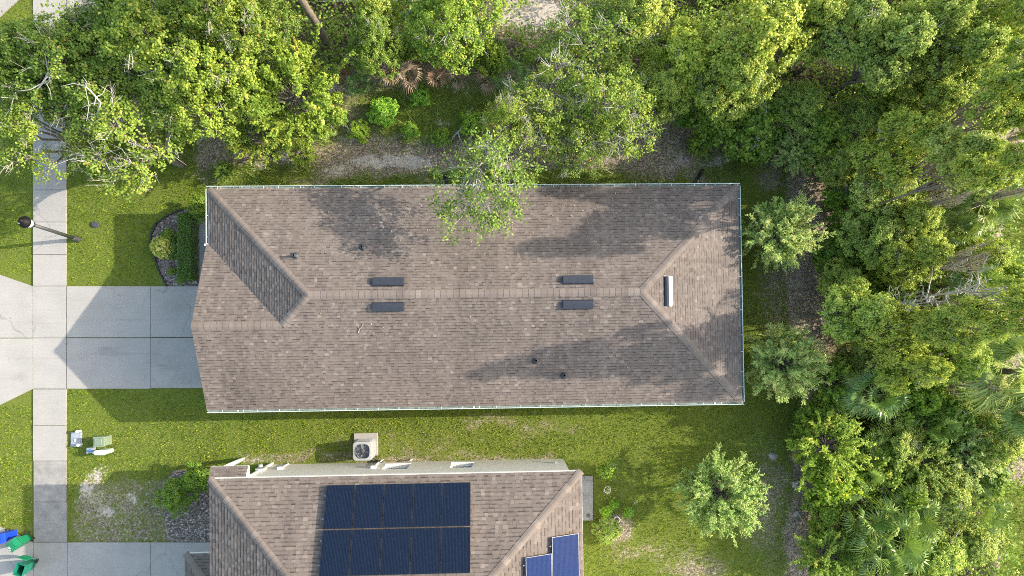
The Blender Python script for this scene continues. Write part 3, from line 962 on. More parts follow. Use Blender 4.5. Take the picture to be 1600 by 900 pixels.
sh.plane([a_, b_, r1, r0], (1, 0, 0), 11)
sh.plane([b_, c_, r1], (0, 1, 0), 12)
sh.plane([d_, c_, r1, r0], (1, 0, 0), 13)
sh.plane([a_, r0, d_], (0, 1, 0), 14)
roof2 = sh.obj("roof", house2)
ridge_caps("ridge_cap", [(r0, r1, DN['S'], DN['N']), hipseg(b_, r1, 'N', 'E'), hipseg(c_, r1, 'S', 'E'), hipseg(a_, r0, 'N', 'W'), hipseg(d_, r0, 'S', 'W')], roof2, half=0.15, seed=5)
bm = bmesh.new()
poly([a_, b_, r1, r0]); poly([b_, c_, r1]); poly([d_, c_, r1, r0]); poly([a_, r0, d_])
bm_obj("roof_deck", bm, M['soffit'], house2)
bm = bmesh.new()
b_box(bm, (0, y2 - 0.0, ZE2 - 0.1), (L2 - 0.02, 0.03, 0.17)); b_box(bm, (0, -y2, ZE2 - 0.1), (L2 - 0.02, 0.03, 0.17))
b_box(bm, (x2, 0, ZE2 - 0.1), (0.03, D2 - 0.04, 0.17)); b_box(bm, (-x2, 0, ZE2 - 0.1), (0.03, D2 - 0.04, 0.17))
bm_obj("fascia", bm, M['white_paint'], house2)
bm = bmesh.new(); b_box(bm, (0, 0, ZE2 - 0.21), (L2 - 0.04, D2 - 0.04, 0.03)); bm_obj("soffit", bm, M['soffit'], house2)
# the north wall, with openings cut for two windows
wn0 = to_local(HM2, P(650, 721.3, 0)); yw2 = wn0.y
wxe = to_local(HM2, P(880, 716, 0)).x
wxw = -x2 + 0.45
def wall_hit(px, py):
    return hit_plane(HM2, px, py, (0, yw2, 0), (0, 1, 0))
wins = []
for (xa, xb, yb, yt) in ((604, 636, 724.6, 732.5), (706, 738, 723.0, 730.5)):
    p = wall_hit(xa, yb); q = wall_hit(xb, yt)
    wins.append((p.x, q.x, max(0.55, p.z), q.z))
bm = bmesh.new()
th = 0.2
xs_cut = sorted([wxw, wxe] + [w[0] for w in wins] + [w[1] for w in wins])
ztop = ZE2 - 0.24
prev = wxw
for (xa, xb, za, zb) in wins:
    b_box(bm, ((prev + xa) / 2, yw2 - th / 2, ztop / 2), (xa - prev, th, ztop))
    b_box(bm, ((xa + xb) / 2, yw2 - th / 2, za / 2), (xb - xa, th, za))
    b_box(bm, ((xa + xb) / 2, yw2 - th / 2, (zb + ztop) / 2), (xb - xa, th, ztop - zb))
    prev = xb
b_box(bm, ((prev + wxe) / 2, yw2 - th / 2, ztop / 2), (wxe - prev, th, ztop))
yb2 = -y2 + 0.5
b_box(bm, (wxe - th / 2, (yw2 - th + yb2) / 2, ztop / 2), (th, yw2 - th - yb2, ztop))
b_box(bm, (wxw + th / 2, (yw2 - th + yb2) / 2, ztop / 2), (th, yw2 - th - yb2, ztop))
b_box(bm, ((wxe + wxw) / 2, yb2 - th / 2, ztop / 2), (wxe - wxw, th, ztop))
bm_obj("wall", bm, M['stucco'], house2)
for (xa, xb, za, zb) in wins:
    bm = bmesh.new(); yy = yw2 - 0.13; f = 0.06
    b_box(bm, ((xa + xb) / 2, yy, za + f / 2), (xb - xa, 0.06, f)); b_box(bm, ((xa + xb) / 2, yy, zb - f / 2), (xb - xa, 0.06, f))
    b_box(bm, (xa + f / 2, yy, (za + zb) / 2), (f, 0.06, zb - za - 2 * f)); b_box(bm, (xb - f / 2, yy, (za + zb) / 2), (f, 0.06, zb - za - 2 * f))
    b_box(bm, ((xa + xb) / 2, yy, (za + zb) / 2), (xb - xa - 2 * f, 0.05, 0.04))
    wo_ = bm_obj("window", bm, M['frame_white'], house2)
    bm = bmesh.new(); b_box(bm, ((xa + xb) / 2, yy - 0.028, (za + zb) / 2), (xb - xa - 0.02, 0.012, zb - za - 0.02)); bm_obj("pane", bm, M['glass'], wo_)
    bm = bmesh.new(); b_box(bm, ((xa + xb) / 2, yw2 + 0.012, za - 0.027), (xb - xa + 0.06, 0.03, 0.05)); bm_obj("sill", bm, M['white_paint'], wo_, bevel=0.01)
# lower porch roof at the north west corner and over the garage
def low_roof(name, x0, x1, y0, y1, z, seed, kind):
    s = Shingles()
    if kind == 'N':      # leans north
        s.plane([(x0, y1, z), (x1, y1, z), (x1, y0, z + (y1 - y0) * SL), (x0, y0, z + (y1 - y0) * SL)], (1, 0, 0), seed)
        o = s.obj(name, house2)
        bm = bmesh.new()
        h = (y1 - y0) * SL
        vs = [(x0, y1, z - 0.15), (x1, y1, z - 0.15), (x1, y0, z - 0.15), (x0, y0, z - 0.15), (x0, y1, z - 0.01), (x1, y1, z - 0.01), (x1, y0, z + h - 0.01), (x0, y0, z + h - 0.01)]
        v = [bm.verts.new(q) for q in vs]
        for q in ((0, 1, 2, 3), (4, 7, 6, 5), (0, 4, 5, 1), (1, 5, 6, 2), (2, 6, 7, 3), (3, 7, 4, 0)): bm.faces.new([v[i] for i in q])
        bm_obj("porch_fascia", bm, M['white_paint'], o)
    return o
pa = to_local(HM2, P(329, 730, 2.95)); pb = to_local(HM2, P(387, 727.2, 2.95))
pr_ = low_roof("porch_roof", pa.x, pb.x, yw2 + 0.005, (pa.y + pb.y) / 2, 2.95, 21, 'N')
bm = bmesh.new(); b_cyl(bm, (pa.x + 0.25, (pa.y + pb.y) / 2 - 0.2, 0), (pa.x + 0.25, (pa.y + pb.y) / 2 - 0.2, 2.8), 0.09, 0.09, 12); bm_obj("porch_post", bm, M['white_paint'], house2, smooth=True)
bm = bmesh.new()
yy = yw2 + 0.06
b_box(bm, (pb.x + 0.05, (yw2 + pb.y) / 2, 2.98), (0.05, pb.y - yw2 - 0.02, 0.05)); b_box(bm, (pb.x + 0.06, yy, 1.45), (0.09, 0.08, 2.9))
bm_obj("downspout", bm, M['white_paint'], house2)
# electric meter and its conduit
mp_ = wall_hit(409, 735)
bm = bmesh.new(); b_box(bm, (mp_.x, yw2 + 0.07, 1.45), (0.34, 0.14, 0.55)); b_box(bm, (mp_.x, yw2 + 0.035, 0.55), (0.07, 0.07, 1.05)); b_cyl(bm, (mp_.x, yw2 + 0.18, 1.55), (mp_.x, yw2 + 0.30, 1.55), 0.10, 0.09, 16)
bm_obj("meter_box", bm, M['ac_metal'], house2, bevel=0.01)
bm = bmesh.new(); b_box(bm, (mp_.x + 0.75, yw2 + 0.05, 1.15), (0.22, 0.10, 0.30)); b_box(bm, (mp_.x + 0.75, yw2 + 0.03, 0.5), (0.05, 0.05, 1.0))
bm_obj("cable_box", bm, M['white_paint'], house2, bevel=0.01)
# pipe stubs by the condenser
for px in (597, 642):
    b0 = wall_hit(px, 722)
    bm = bmesh.new(); b_cyl(bm, (b0.x, yw2 + 0.10, 0), (b0.x, yw2 + 0.10, 0.32), 0.025, 0.025, 10); b_cyl(bm, (b0.x, yw2 + 0.10, 0.30), (b0.x + 0.12, yw2 + 0.18, 0.30), 0.022, 0.022, 10)
    bm_obj("outdoor_tap", bm, M['white_paint'], house2)
# outdoor lamp near the east corner
q = wall_hit(868.5, 723.5)
bm = bmesh.new(); b_box(bm, (q.x, yw2 + 0.03, max(0.6, q.z)), (0.12, 0.06, 0.16)); b_box(bm, (q.x, yw2 + 0.09, max(0.6, q.z) + 0.02), (0.08, 0.07, 0.1)); bm_obj("wall_socket", bm, M['grey_plastic'], house2)
# garage roof: one storey hip at the south west, in front of the house
gz = 2.9
p1 = to_local(HM2, P(289, 866.5, gz)); p2 = to_local(HM2, P(327, 863, gz))
gx0 = p1.x; gyN = (p1.y + p2.y) / 2
gh = 2.9; gD = 2 * gh
sh = Shingles()
cN, cS = (gx0, gyN, gz), (gx0, gyN - gD, gz)
rz_ = gz + gh * SL; rr = (gx0 + gh, gyN - gh, rz_); re_ = (-x2 + 3.5, gyN - gh, rz_)
sh.plane([cN, (-x2 + 3.5, gyN, gz), re_, rr], (1, 0, 0), 31)
sh.plane([cN, rr, cS], (0, 1, 0), 32)
sh.plane([cS, (-x2 + 3.5, gyN - gD, gz), re_, rr], (1, 0, 0), 33)
gr = sh.obj("garage_roof", house2)
ridge_caps("ridge_cap", [(rr, re_, DN['S'], DN['N']), hipseg(cN, rr, 'N', 'W'), hipseg(cS, rr, 'S', 'W')], gr, half=0.15, seed=8)
bm = bmesh.new()
poly([cN, (-x2 + 3.5, gyN, gz), re_, rr]); poly([cN, rr, cS]); poly([cS, (-x2 + 3.5, gyN - gD, gz), re_, rr])
bm_obj("garage_deck", bm, M['soffit'], gr)
bm = bmesh.new(); b_box(bm, ((gx0 + 0.5 + wxw) / 2, gyN - gh, (gz - 0.2) / 2), (wxw - gx0 - 0.5, gD - 0.9, gz - 0.2)); bm_obj("garage_wall", bm, M['stucco'], house2)
bm = bmesh.new()
b_box(bm, ((gx0 - x2 + 0.5) / 2, gyN, gz - 0.09), (-x2 + 0.5 - gx0, 0.03, 0.15)); b_box(bm, (gx0, gyN - gh, gz - 0.09), (0.03, gD, 0.15)); b_box(bm, ((gx0 - x2 + 0.5) / 2, gyN - gh, gz - 0.18), (-x2 + 0.5 - gx0, gD - 0.05, 0.02))
bm_obj("garage_fascia", bm, M['white_paint'], house2)

# solar panels
def panel(corners, n, name_parent, glass='pv', frame='black_metal'):
    """corners: four points on the roof plane (own frame of the house) tl,tr,br,bl"""
    tl, tr, br, bl = [Vector(c) for c in corners]
    c = (tl + tr + br + bl) / 4
    ax = ((tr - tl) + (br - bl)).normalized(); ay = n.cross(ax).normalized()
    w = ((tr - tl).length + (br - bl).length) / 2; h = ((tl - bl).length + (tr - br).length) / 2
    m4 = Matrix.Translation(c + n * 0.13) @ Matrix((ax, ay, n)).transposed().to_4x4()
    bm = bmesh.new()
    f = 0.012; W, H = w - 0.012, h - 0.012
    b_box(bm, (0, H / 2 - f / 2, 0.02), (W, f, 0.04)); b_box(bm, (0, -H / 2 + f / 2, 0.02), (W, f, 0.04))
    b_box(bm, (W / 2 - f / 2, 0, 0.02), (f, H - 2 * f, 0.04)); b_box(bm, (-W / 2 + f / 2, 0, 0.02), (f, H - 2 * f, 0.04))
    fo = bm_obj("solar_panel", bm, M[frame], house2); fo.matrix_local = m4
    bm = bmesh.new(); b_box(bm, (0, 0, 0.017), (W - 2 * f - 0.002, H - 2 * f - 0.002, 0.03))
    go = bm_obj("panel_glass", bm, M[glass], fo)
    return fo
def on_roof2(px, py, side):
    return hit_plane(HM2, px, py, (r0 if side in 'NSW' else r1), NV[side])
def lift(px, py, side):
    # panels float 0.13 m above the shingles: undo that offset for the pixel position
    p = hit_plane(HM2, px, py, Vector(r0 if side in 'NSW' else r1) + NV[side] * 0.15, NV[side]); return p - NV[side] * 0.15
TLp, TRp, BLp, BRp = lift(508, 758.5, 'N'), lift(735, 753, 'N'), lift(499, 900, 'N'), lift(736, 897, 'N')
yT = (TLp.y + TRp.y) / 2; yB = (BLp.y + BRp.y) / 2
xA = (TLp.x + BLp.x) / 2; xB = (TRp.x + BRp.x) / 2
def pN(x, y):  # point on north slope of house 2
    return Vector((x, y, ZE2 + (y2 - y) * SL))
for r in range(2):
    ya = yT + (yB - yT) * (r * 0.504); yb = yT + (yB - yT) * (r * 0.504 + 0.496)
    for k in range(5):
        xa = xA + (xB - xA) * k / 5 + 0.006; xb = xA + (xB - xA) * (k + 1) / 5 - 0.006
        panel((pN(xa, ya), pN(xb, ya), pN(xb, yb), pN(xa, yb)), NV['N'], house2)
def rail(a, b, n):
    a, b = Vector(a), Vector(b); bm = bmesh.new(); d = (b - a)
    ax = d.normalized(); ay = n.cross(ax)
    m4 = Matrix.Translation((a + b) / 2 + n * 0.085) @ Matrix((ax, ay, n)).transposed().to_4x4()
    b_box(bm, (0, 0, 0), (d.length, 0.04, 0.05), mat4=m4)
    for k in range(int(d.length / 1.2) + 1):
        b_box(bm, (-d.length / 2 + 0.1 + k * 1.2, 0, -0.045), (0.08, 0.06, 0.07), mat4=m4)
    return bm_obj("mounting_rail", bm, M['silver'], house2)
for fr in (0.12, 0.38, 0.62, 0.88):
    y = yT + (yB - yT) * fr
    rail(pN(xA - 0.06, y), pN(xB + 0.02, y), NV['N'])

# two panels on the east slope
def pE(x, y): return Vector((x, y, ZE2 + (x2 - x) * SL))
q0 = lift(862, 837, 'E'); q1 = lift(904, 833, 'E'); q2 = lift(821, 869, 'E'); q3 = lift(859, 865, 'E')
wE = 1.02
x1a, x1b = q0.x, q1.x; x0a, x0b = q2.x, x1a - 0.015
for (xa, xb, ytop, rows) in ((x1a, x1b, q1.y, 3), (x0a, x0b, q3.y, 3)):
    for k in range(rows):
        ya = ytop - k * 1.74; yb = ya - 1.72
        panel((pE(xa, ya), pE(xb, ya), pE(xb, yb), pE(xa, yb)), NV['E'], house2, 'pv_sky_sheen', 'silver')
for (xx, yy_) in ((x0a - 0.06, q3.y - 0.3), (x1a - 0.06, q1.y - 0.35)):
    rail(pE(xx, yy_), pE(xx + 1.1, yy_), NV['E'])

# ------------------------------------------------------------------ street lamp
base = P(122, 374, 0)
lamp = empty("street_lamp", base, 0, "dark street lamp with round cap standing on the front lawn by the sidewalk", "street lamp")
top = P(37, 346.5, 3.75) - base
ld = top.normalized()
bm = bmesh.new()
b_lathe(bm, [(0.14, 0.0), (0.14, 0.05), (0.11, 0.10), (0.10, 0.35), (0.086, 0.45)], 20)
bm_obj("base", bm, M['pole_metal'], lamp, smooth=True)
bm = bmesh.new(); b_cyl(bm, ld * 0.4, ld * 3.2, 0.085, 0.07, 20); bm_obj("pole", bm, M['pole_metal'], lamp, smooth=True)
qd = ld.to_track_quat('Z', 'Y').to_matrix().to_4x4()
def lat(name, prof, mat, parent, seg=28, cap=True):
    bm = bmesh.new(); b_lathe(bm, prof, seg, cap=cap); bmesh.ops.transform(bm, matrix=qd, verts=bm.verts)
    return bm_obj(name, bm, mat, parent, smooth=True)
lat("collar", [(0.075, 3.2), (0.13, 3.22), (0.13, 3.28), (0.09, 3.32)], M['black_metal'], lamp)
lat("globe", [(0.10, 3.32), (0.17, 3.40), (0.20, 3.60), (0.20, 3.66)], M['white_paint'], lamp)
hd = lat("lamp_head", [(0.19, 3.66), (0.245, 3.67), (0.25, 3.70), (0.23, 3.76), (0.17, 3.86), (0.10, 3.92), (0.10, 3.95), (0.04, 4.0), (0.005, 4.02)], M['lamp_black'], lamp)
bm = bmesh.new(); b_cyl(bm, (0.04, 0.10, 3.83), (0.04, 0.10, 3.92), 0.06, 0.055, 14); bmesh.ops.transform(bm, matrix=qd, verts=bm.verts)
bm_obj("photocell", bm, M['grey_plastic'], hd, smooth=True)

# ------------------------------------------------------------------ utility boxes in the side lawn
def U(px, py, z=0): 
    p = P(px, py, z); return Vector((p.x, p.y, 0))
o = empty("water_meter_box", U(120, 686.5), 0, "grey lidded water meter box flush in the lawn beside the sidewalk", "meter box")
bm = bmesh.new(); b_box(bm, (0, 0, 0.03), (0.50, 0.66, 0.07)); bm_obj("rim", bm, M['grey_plastic'], o, bevel=0.02)
bm = bmesh.new(); b_box(bm, (0, 0, 0.075), (0.42, 0.58, 0.02)); b_box(bm, (-0.02, -0.03, 0.09), (0.10, 0.16, 0.02)); lid = bm_obj("lid", bm, M['grey_plastic'], o, bevel=0.008)
bm = bmesh.new(); b_box(bm, (-0.02, -0.03, 0.105), (0.07, 0.12, 0.012)); bm_obj("reader_cap", bm, M['white_paint'], lid)
for px, py, lab in ((126.5, 673, "white capped marker post at the far corner of the grey meter box"), (128, 694, "white capped marker post at the near corner of the grey meter box")):
    o = empty("marker_post", U(px, py), 0, lab, "marker post", "white posts by the water meter box")
    bm = bmesh.new(); b_cyl(bm, (0, 0, 0), (0, 0, 0.28), 0.045, 0.045, 14); bm_obj("stake", bm, M['white_paint'], o)
    bm = bmesh.new(); b_lathe(bm, [(0.065, 0.27), (0.07, 0.31), (0.05, 0.35), (0.01, 0.36)], 16); bm_obj("cap", bm, M['white_paint'], o, smooth=True)
o = empty("utility_pedestal", U(167, 687), math.radians(2), "square green utility pedestal in the side lawn", "utility box")
bm = bmesh.new(); b_box(bm, (0, 0, 0.30), (0.46, 0.42, 0.60)); bm_obj("body", bm, M['utility_green'], o, bevel=0.02)
bm = bmesh.new(); b_box(bm, (0, 0, 0.63), (0.50, 0.46, 0.06)); b_box(bm, (0, 0, 0.68), (0.34, 0.30, 0.04)); bm_obj("lid", bm, M['utility_green'], o, bevel=0.02)
o = empty("cable_pedestal", U(169.5, 703.5), 0, "pale green rounded cable pedestal next to the square green box", "utility box")
bm = bmesh.new()
prof = [(-0.16, 0), (0.16, 0)]
pts = [(0.16 + 0.10 * math.cos(a), 0.10 * math.sin(a)) for a in np.linspace(-math.pi / 2, math.pi / 2, 9)] + [(-0.16 + 0.10 * math.cos(a), 0.10 * math.sin(a)) for a in np.linspace(math.pi / 2, 3 * math.pi / 2, 9)]
b_prism(bm, pts, 0.0, 0.62); bm_obj("body", bm, M['pale_green'], o, bevel=0.02)
bm = bmesh.new(); b_prism(bm, [(x * 1.08, y * 1.08) for x, y in pts], 0.62, 0.69); bm_obj("cap", bm, M['pale_green'], o, bevel=0.02)
o = empty("irrigation_valve", U(145.5, 703), 0, "low blue and white irrigation valve beside the pale green pedestal", "valve")
bm = bmesh.new(); b_cyl(bm, (-0.2, -0.08, 0.08), (0.2, -0.08, 0.08), 0.04, 0.04, 12); b_cyl(bm, (-0.13, -0.08, 0), (-0.13, -0.08, 0.22), 0.05, 0.05, 12); b_cyl(bm, (0.13, -0.08, 0), (0.13, -0.08, 0.22), 0.05, 0.05, 12); bm_obj("pipe", bm, M['white_paint'], o, smooth=False)
bm = bmesh.new(); b_box(bm, (0, 0.03, 0.15), (0.3, 0.22, 0.24)); bm_obj("body", bm, M['grey_plastic'], o, bevel=0.02)
bm = bmesh.new(); b_box(bm, (0.03, 0.02, 0.29), (0.20, 0.07, 0.05)); bm_obj("handle", bm, M['blue_paint'], o, bevel=0.01)
o = empty("valve_cover", U(149.5, 351), math.radians(-12), "small dark oval valve cover set in the front lawn", "cover")
bm = bmesh.new(); b_lathe(bm, [(0.17, 0), (0.17, 0.05), (0.15, 0.06)], 24); bmesh.ops.scale(bm, vec=(1.15, 0.85, 1), verts=bm.verts); bm_obj("rim", bm, M['grey_plastic'], o)
bm = bmesh.new(); b_lathe(bm, [(0.14, 0.055), (0.135, 0.07), (0.03, 0.072), (0.02, 0.085), (0.005, 0.085)], 24); bmesh.ops.scale(bm, vec=(1.15, 0.85, 1), verts=bm.verts); bm_obj("lid", bm, M['grey_plastic'], o)
M_dark = plain("dark_lid", (0.05, 0.055, 0.06), 0.6)
for c in o.children: c.data.materials[0] = M_dark

# ------------------------------------------------------------------ wheeled bins
def bin_(px, py, rz, mat, lidmat, label, open_lid=False, mark=False):
    o = empty("wheeled_bin", U(px, py), rz, label, "bin"); o.scale = (0.70, 0.76, 0.92)
    bm = bmesh.new()
    w0, d0, w1, d1, h = 0.40, 0.46, 0.55, 0.66, 0.98
    def ring(w, d, z): return [bm.verts.new((sx * w / 2, sy * d / 2, z)) for sx, sy in ((-1, -1), (1, -1), (1, 1), (-1, 1))]
    rs = [ring(w0, d0, 0.05), ring(w1, d1, h), ring(w1 + 0.06, d1 + 0.06, h), ring(w1 + 0.06, d1 + 0.06, h + 0.035)]
    ins = [ring(w1 - 0.03, d1 - 0.03, h + 0.035), ring(w0 - 0.02, d0 - 0.02, 0.10)]
    seq = rs + ins
    for a, b in zip(seq, seq[1:]):
        for i in range(4): bm.faces.new((a[i], a[(i + 1) % 4], b[(i + 1) % 4], b[i]))
    bm.faces.new(rs[0][::-1]); bm.faces.new(ins[-1])
    bm_obj("body", bm, mat, o, bevel=0.012)
    bm = bmesh.new()
    n = 8
    tp = [[bm.verts.new((sx * 0.31, -0.37 + 0.74 * i / n, 0.0 + 0.07 * math.sin(math.pi * i / n))) for i in range(n + 1)] for sx in (-1, 1)]
    bt = [[bm.verts.new((sx * 0.31, -0.37 + 0.74 * i / n, -0.035 + 0.055 * math.sin(math.pi * i / n))) for i in range(n + 1)] for sx in (-1, 1)]
    for i in range(n):
        bm.faces.new((tp[0][i], tp[1][i], tp[1][i + 1], tp[0][i + 1])); bm.faces.new((bt[0][i], bt[0][i + 1], bt[1][i + 1], bt[1][i]))
        for s in (0, 1): bm.faces.new((tp[s][i], tp[s][i + 1], bt[s][i + 1], bt[s][i]))
    for i in (0, n): bm.faces.new((tp[0][i], bt[0][i], bt[1][i], tp[1][i]))
    b_box(bm, (0, 0.12, 0.085), (0.40, 0.05, 0.03)); b_box(bm, (0, -0.12, 0.085), (0.40, 0.05, 0.03))
    lo = bm_obj("lid", bm, lidmat, o, bevel=0.008)
    lo.location = (0, 0, h + 0.07)
    if open_lid:
        lo.location = (0, 0.62, 0.72); lo.rotation_euler = (math.radians(-105), 0, 0)
    if mark:
        bm = bmesh.new()
        for x, y, w, d in ((-0.05, -0.20, 0.12, 0.03), (-0.10, -0.23, 0.03, 0.08), (0.0, -0.25, 0.10, 0.03), (0.07, -0.22, 0.03, 0.05), (0.13, -0.27, 0.04, 0.04)):
            b_box(bm, (x, y, 0.072), (w, d, 0.006))
        bm_obj("emblem", bm, M['white_paint'], lo)
    bm = bmesh.new(); b_cyl(bm, (-0.24, 0.40, 0.99), (0.24, 0.40, 0.99), 0.018, 0.018, 10)
    for s in (-1, 1): b_box(bm, (s * 0.22, 0.36, 0.97), (0.03, 0.1, 0.04))
    bm_obj("handle", bm, mat, o)
    for s in (-1, 1):
        bm = bmesh.new(); b_cyl(bm, (s * 0.23, 0.26, 0.12), (s * 0.29, 0.26, 0.12), 0.12, 0.12, 20); bm_obj("wheel", bm, M['black_plastic'], o)
    return o
bin_(22, 832, math.radians(95), M['blue_plastic'], M['blue_plastic'], "blue wheeled recycling bin at the left edge beside a green bin")
bin_(44.5, 841.5, math.radians(-48), M['green_plastic'], M['green_plastic'], "green wheeled bin with white marks on its closed lid beside the blue bin", mark=True)
bin_(52, 880, math.radians(-18), M['dark_green_plastic'], M['green_plastic'], "green wheeled bin with its lid open at the bottom left corner", open_lid=True)

# ------------------------------------------------------------------ air conditioner
ac = empty("air_conditioner", U(573, 697.5), A2, "square beige air conditioning condenser with round fan grille on a concrete pad", "air conditioner")
bm = bmesh.new(); b_box(bm, (-0.02, 0.10, 0.04), (1.10, 1.05, 0.10)); 
pad = bm_obj("pad", bm, M['concrete'], ac, bevel=0.02)
HA = 1.0; S_ = 0.86
bm = bmesh.new()
def rrect(s, r, n=6):
    out = []
    for cx, cy, a0 in ((1, 1, 0), (-1, 1, 90), (-1, -1, 180), (1, -1, 270)):
        for i in range(n + 1):
            a = math.radians(a0 + 90 * i / n); out.append((cx * (s / 2 - r) + r * math.cos(a), cy * (s / 2 - r) + r * math.sin(a)))
    return out
oy = -0.06
rp = [(x, y + oy) for x, y in rrect(S_, 0.16)]
nseg = len(rp)
circ = []
for (x, y) in rp:
    a = math.atan2(y - oy, x); circ.append((0.365 * math.cos(a), oy + 0.365 * math.sin(a)))
low = [bm.verts.new((x, y, 0.09)) for x, y in rp]; hi = [bm.verts.new((x, y, HA - 0.03)) for x, y in rp]
hi2 = [bm.verts.new((x * 0.97, oy + (y - oy) * 0.97, HA)) for x, y in rp]
cr = [bm.verts.new((x, y, HA + 0.015)) for x, y in circ]; cr2 = [bm.verts.new((x, y, HA - 0.22)) for x, y in circ]
for a, b in ((low, hi), (hi, hi2), (hi2, cr), (cr, cr2)):
    for i in range(nseg): bm.faces.new((a[i], a[(i + 1) % nseg], b[(i + 1) % nseg], b[i]))
bm.faces.new(cr2)
for f in bm.faces: f.material_index = 0
body = bm_obj("cabinet", bm, [M['ac_metal'], M['black_metal']], ac)
for p_ in body.data.polygons:
    if p_.center.z < HA - 0.05 and abs(p_.center.x) < 0.36 and abs(p_.center.y - oy) < 0.36: p_.material_index = 1
bm = bmesh.new()
for k in range(14):
    for s in (0, 1):
        pass
for z in np.arange(0.18, 0.88, 0.07):
    pts = [(x * 1.012, oy + (y - oy) * 1.012) for x, y in rp]
    b_prism(bm, pts, z, z + 0.018)
bm_obj("louvre", bm, M['ac_metal'], ac)
bm = bmesh.new()
for k in range(5):
    a0 = 2 * math.pi * k / 5 + 0.3
    vs = []
    for (r, da, z) in ((0.08, -0.25, -0.10), (0.31, -0.30, -0.12), (0.32, 0.28, -0.05), (0.08, 0.35, -0.06)):
        vs.append((r * math.cos(a0 + da), oy + r * math.sin(a0 + da), HA + z))
    t_ = [bm.verts.new(v) for v in vs]; u_ = [bm.verts.new((v[0], v[1], v[2] - 0.008)) for v in vs]
    bm.faces.new(t_); bm.faces.new(u_[::-1])
    for i in range(4): bm.faces.new((t_[i], u_[i], u_[(i + 1) % 4], t_[(i + 1) % 4]))
b_lathe(bm, [(0.09, HA - 0.14), (0.09, HA - 0.04), (0.05, HA - 0.02)], 20, c=(0, oy, 0))
bm_obj("fan", bm, plain('fan_grey', (0.09, 0.10, 0.115), 0.5), ac)
bm = bmesh.new()
def torus_ring(bm, r, t, z, cy, seg=32, k=6):
    rg = []
    for i in range(seg):
        a = 2 * math.pi * i / seg
        rg.append([bm.verts.new(((r + t * math.cos(b)) * math.cos(a), cy + (r + t * math.cos(b)) * math.sin(a), z + t * math.sin(b))) for b in np.linspace(0, 2 * math.pi, k, endpoint=False)])
    for i in range(seg):
        for j in range(k): bm.faces.new((rg[i][j], rg[(i + 1) % seg][j], rg[(i + 1) % seg][(j + 1) % k], rg[i][(j + 1) % k]))
for r in (0.12, 0.23, 0.335): torus_ring(bm, r, 0.004, HA + 0.025, oy)
for k in range(6):
    a = math.pi * k / 6
    b_cyl(bm, (0.34 * math.cos(a), oy + 0.34 * math.sin(a), HA + 0.025), (-0.34 * math.cos(a), oy - 0.34 * math.sin(a), HA + 0.025), 0.003, 0.003, 6)
bm_obj("grille", bm, M['vent_dark'], ac)
bm = bmesh.new()
pts = [(0.30, -0.47, 0.25), (0.42, -0.60, 0.16), (0.62, -0.66, 0.12), (0.72, -0.72, 0.10)]
for a, b in zip(pts, pts[1:]): b_cyl(bm, a, b, 0.035, 0.035, 10)
bm_obj("refrigerant_line", bm, M['copper'], ac, smooth=True)
# disconnect box and white conduit on the wall behind it
q = wall_hit(586, 729)
bm = bmesh.new(); b_box(bm, (q.x, yw2 + 0.05, 1.35), (0.22, 0.10, 0.32)); b_box(bm, (q.x, yw2 + 0.03, 0.6), (0.06, 0.06, 1.2)); bm_obj("disconnect_box", bm, M['white_paint'], house2, bevel=0.01)

# ------------------------------------------------------------------ planting bed in front of the house
bed_px = [(262, 447), (252, 428), (245, 408), (237, 385), (238, 366), (246, 350), (262, 338), (280, 330), (296, 326), (312, 326), (312, 447)]
bm = bmesh.new(); b_prism(bm, wpts(bed_px), -0.05, 0.045); tag(bm_obj("mulch_bed", bm, M['mulch']), kind="structure")
bm = bmesh.new()
edge = wpts(bed_px[:9])
for a, b in zip(edge, edge[1:]):
    d = (b - a); L = d.length
    b_box(bm, ((a + b) / 2 + Vector((0, 0, 0.05)))[:], (L + 0.03, 0.05, 0.16), rz=math.atan2(d.y, d.x))
tag(bm_obj("bed_edging", bm, M['black_plastic']), "black curved edging strip around the mulch bed", "garden edging")
bed2_px = [(262, 745), (272, 735), (330, 733), (330, 846), (268, 846), (256, 800)]
bm = bmesh.new(); b_prism(bm, wpts(bed2_px), -0.05, 0.03); tag(bm_obj("mulch_bed", bm, M['mulch']), kind="structure")
NOGRASS += [(248, 340, 312, 447)]

# ------------------------------------------------------------------ vegetation builders (numpy)
def norm(v):
    return v / np.maximum(np.linalg.norm(v, axis=-1, keepdims=True), 1e-9)

def leaves(c, nrm, L, W, rng, axis=None, fold=0.25):
    """one folded quad per leaf"""
    n = len(c)
    r = rng.normal(size=(n, 3))
    if axis is not None: r = axis + 0.35 * r
    t = norm(r - nrm * np.sum(r * nrm, -1, keepdims=True)); b = np.cross(nrm, t)
    L = np.broadcast_to(np.asarray(L), (n,))[:, None]; W = np.broadcast_to(np.asarray(W), (n,))[:, None]
    v = np.empty((n, 4, 3))
    v[:, 0] = c - t * L / 2; v[:, 1] = c + b * W / 2 + nrm * W * fold; v[:, 2] = c + t * L / 2; v[:, 3] = c - b * W / 2 + nrm * W * fold
    return v.reshape(-1, 3)

def leaf_mesh(name, c, nrm, L, W, tint, rng, mat, axis=None):
    v = leaves(c, nrm, L, W, rng, axis)
    return mesh_from(name, v, np.arange(len(v)).reshape(-1, 4), tint=np.clip(tint, 0, 1), mat=mat)

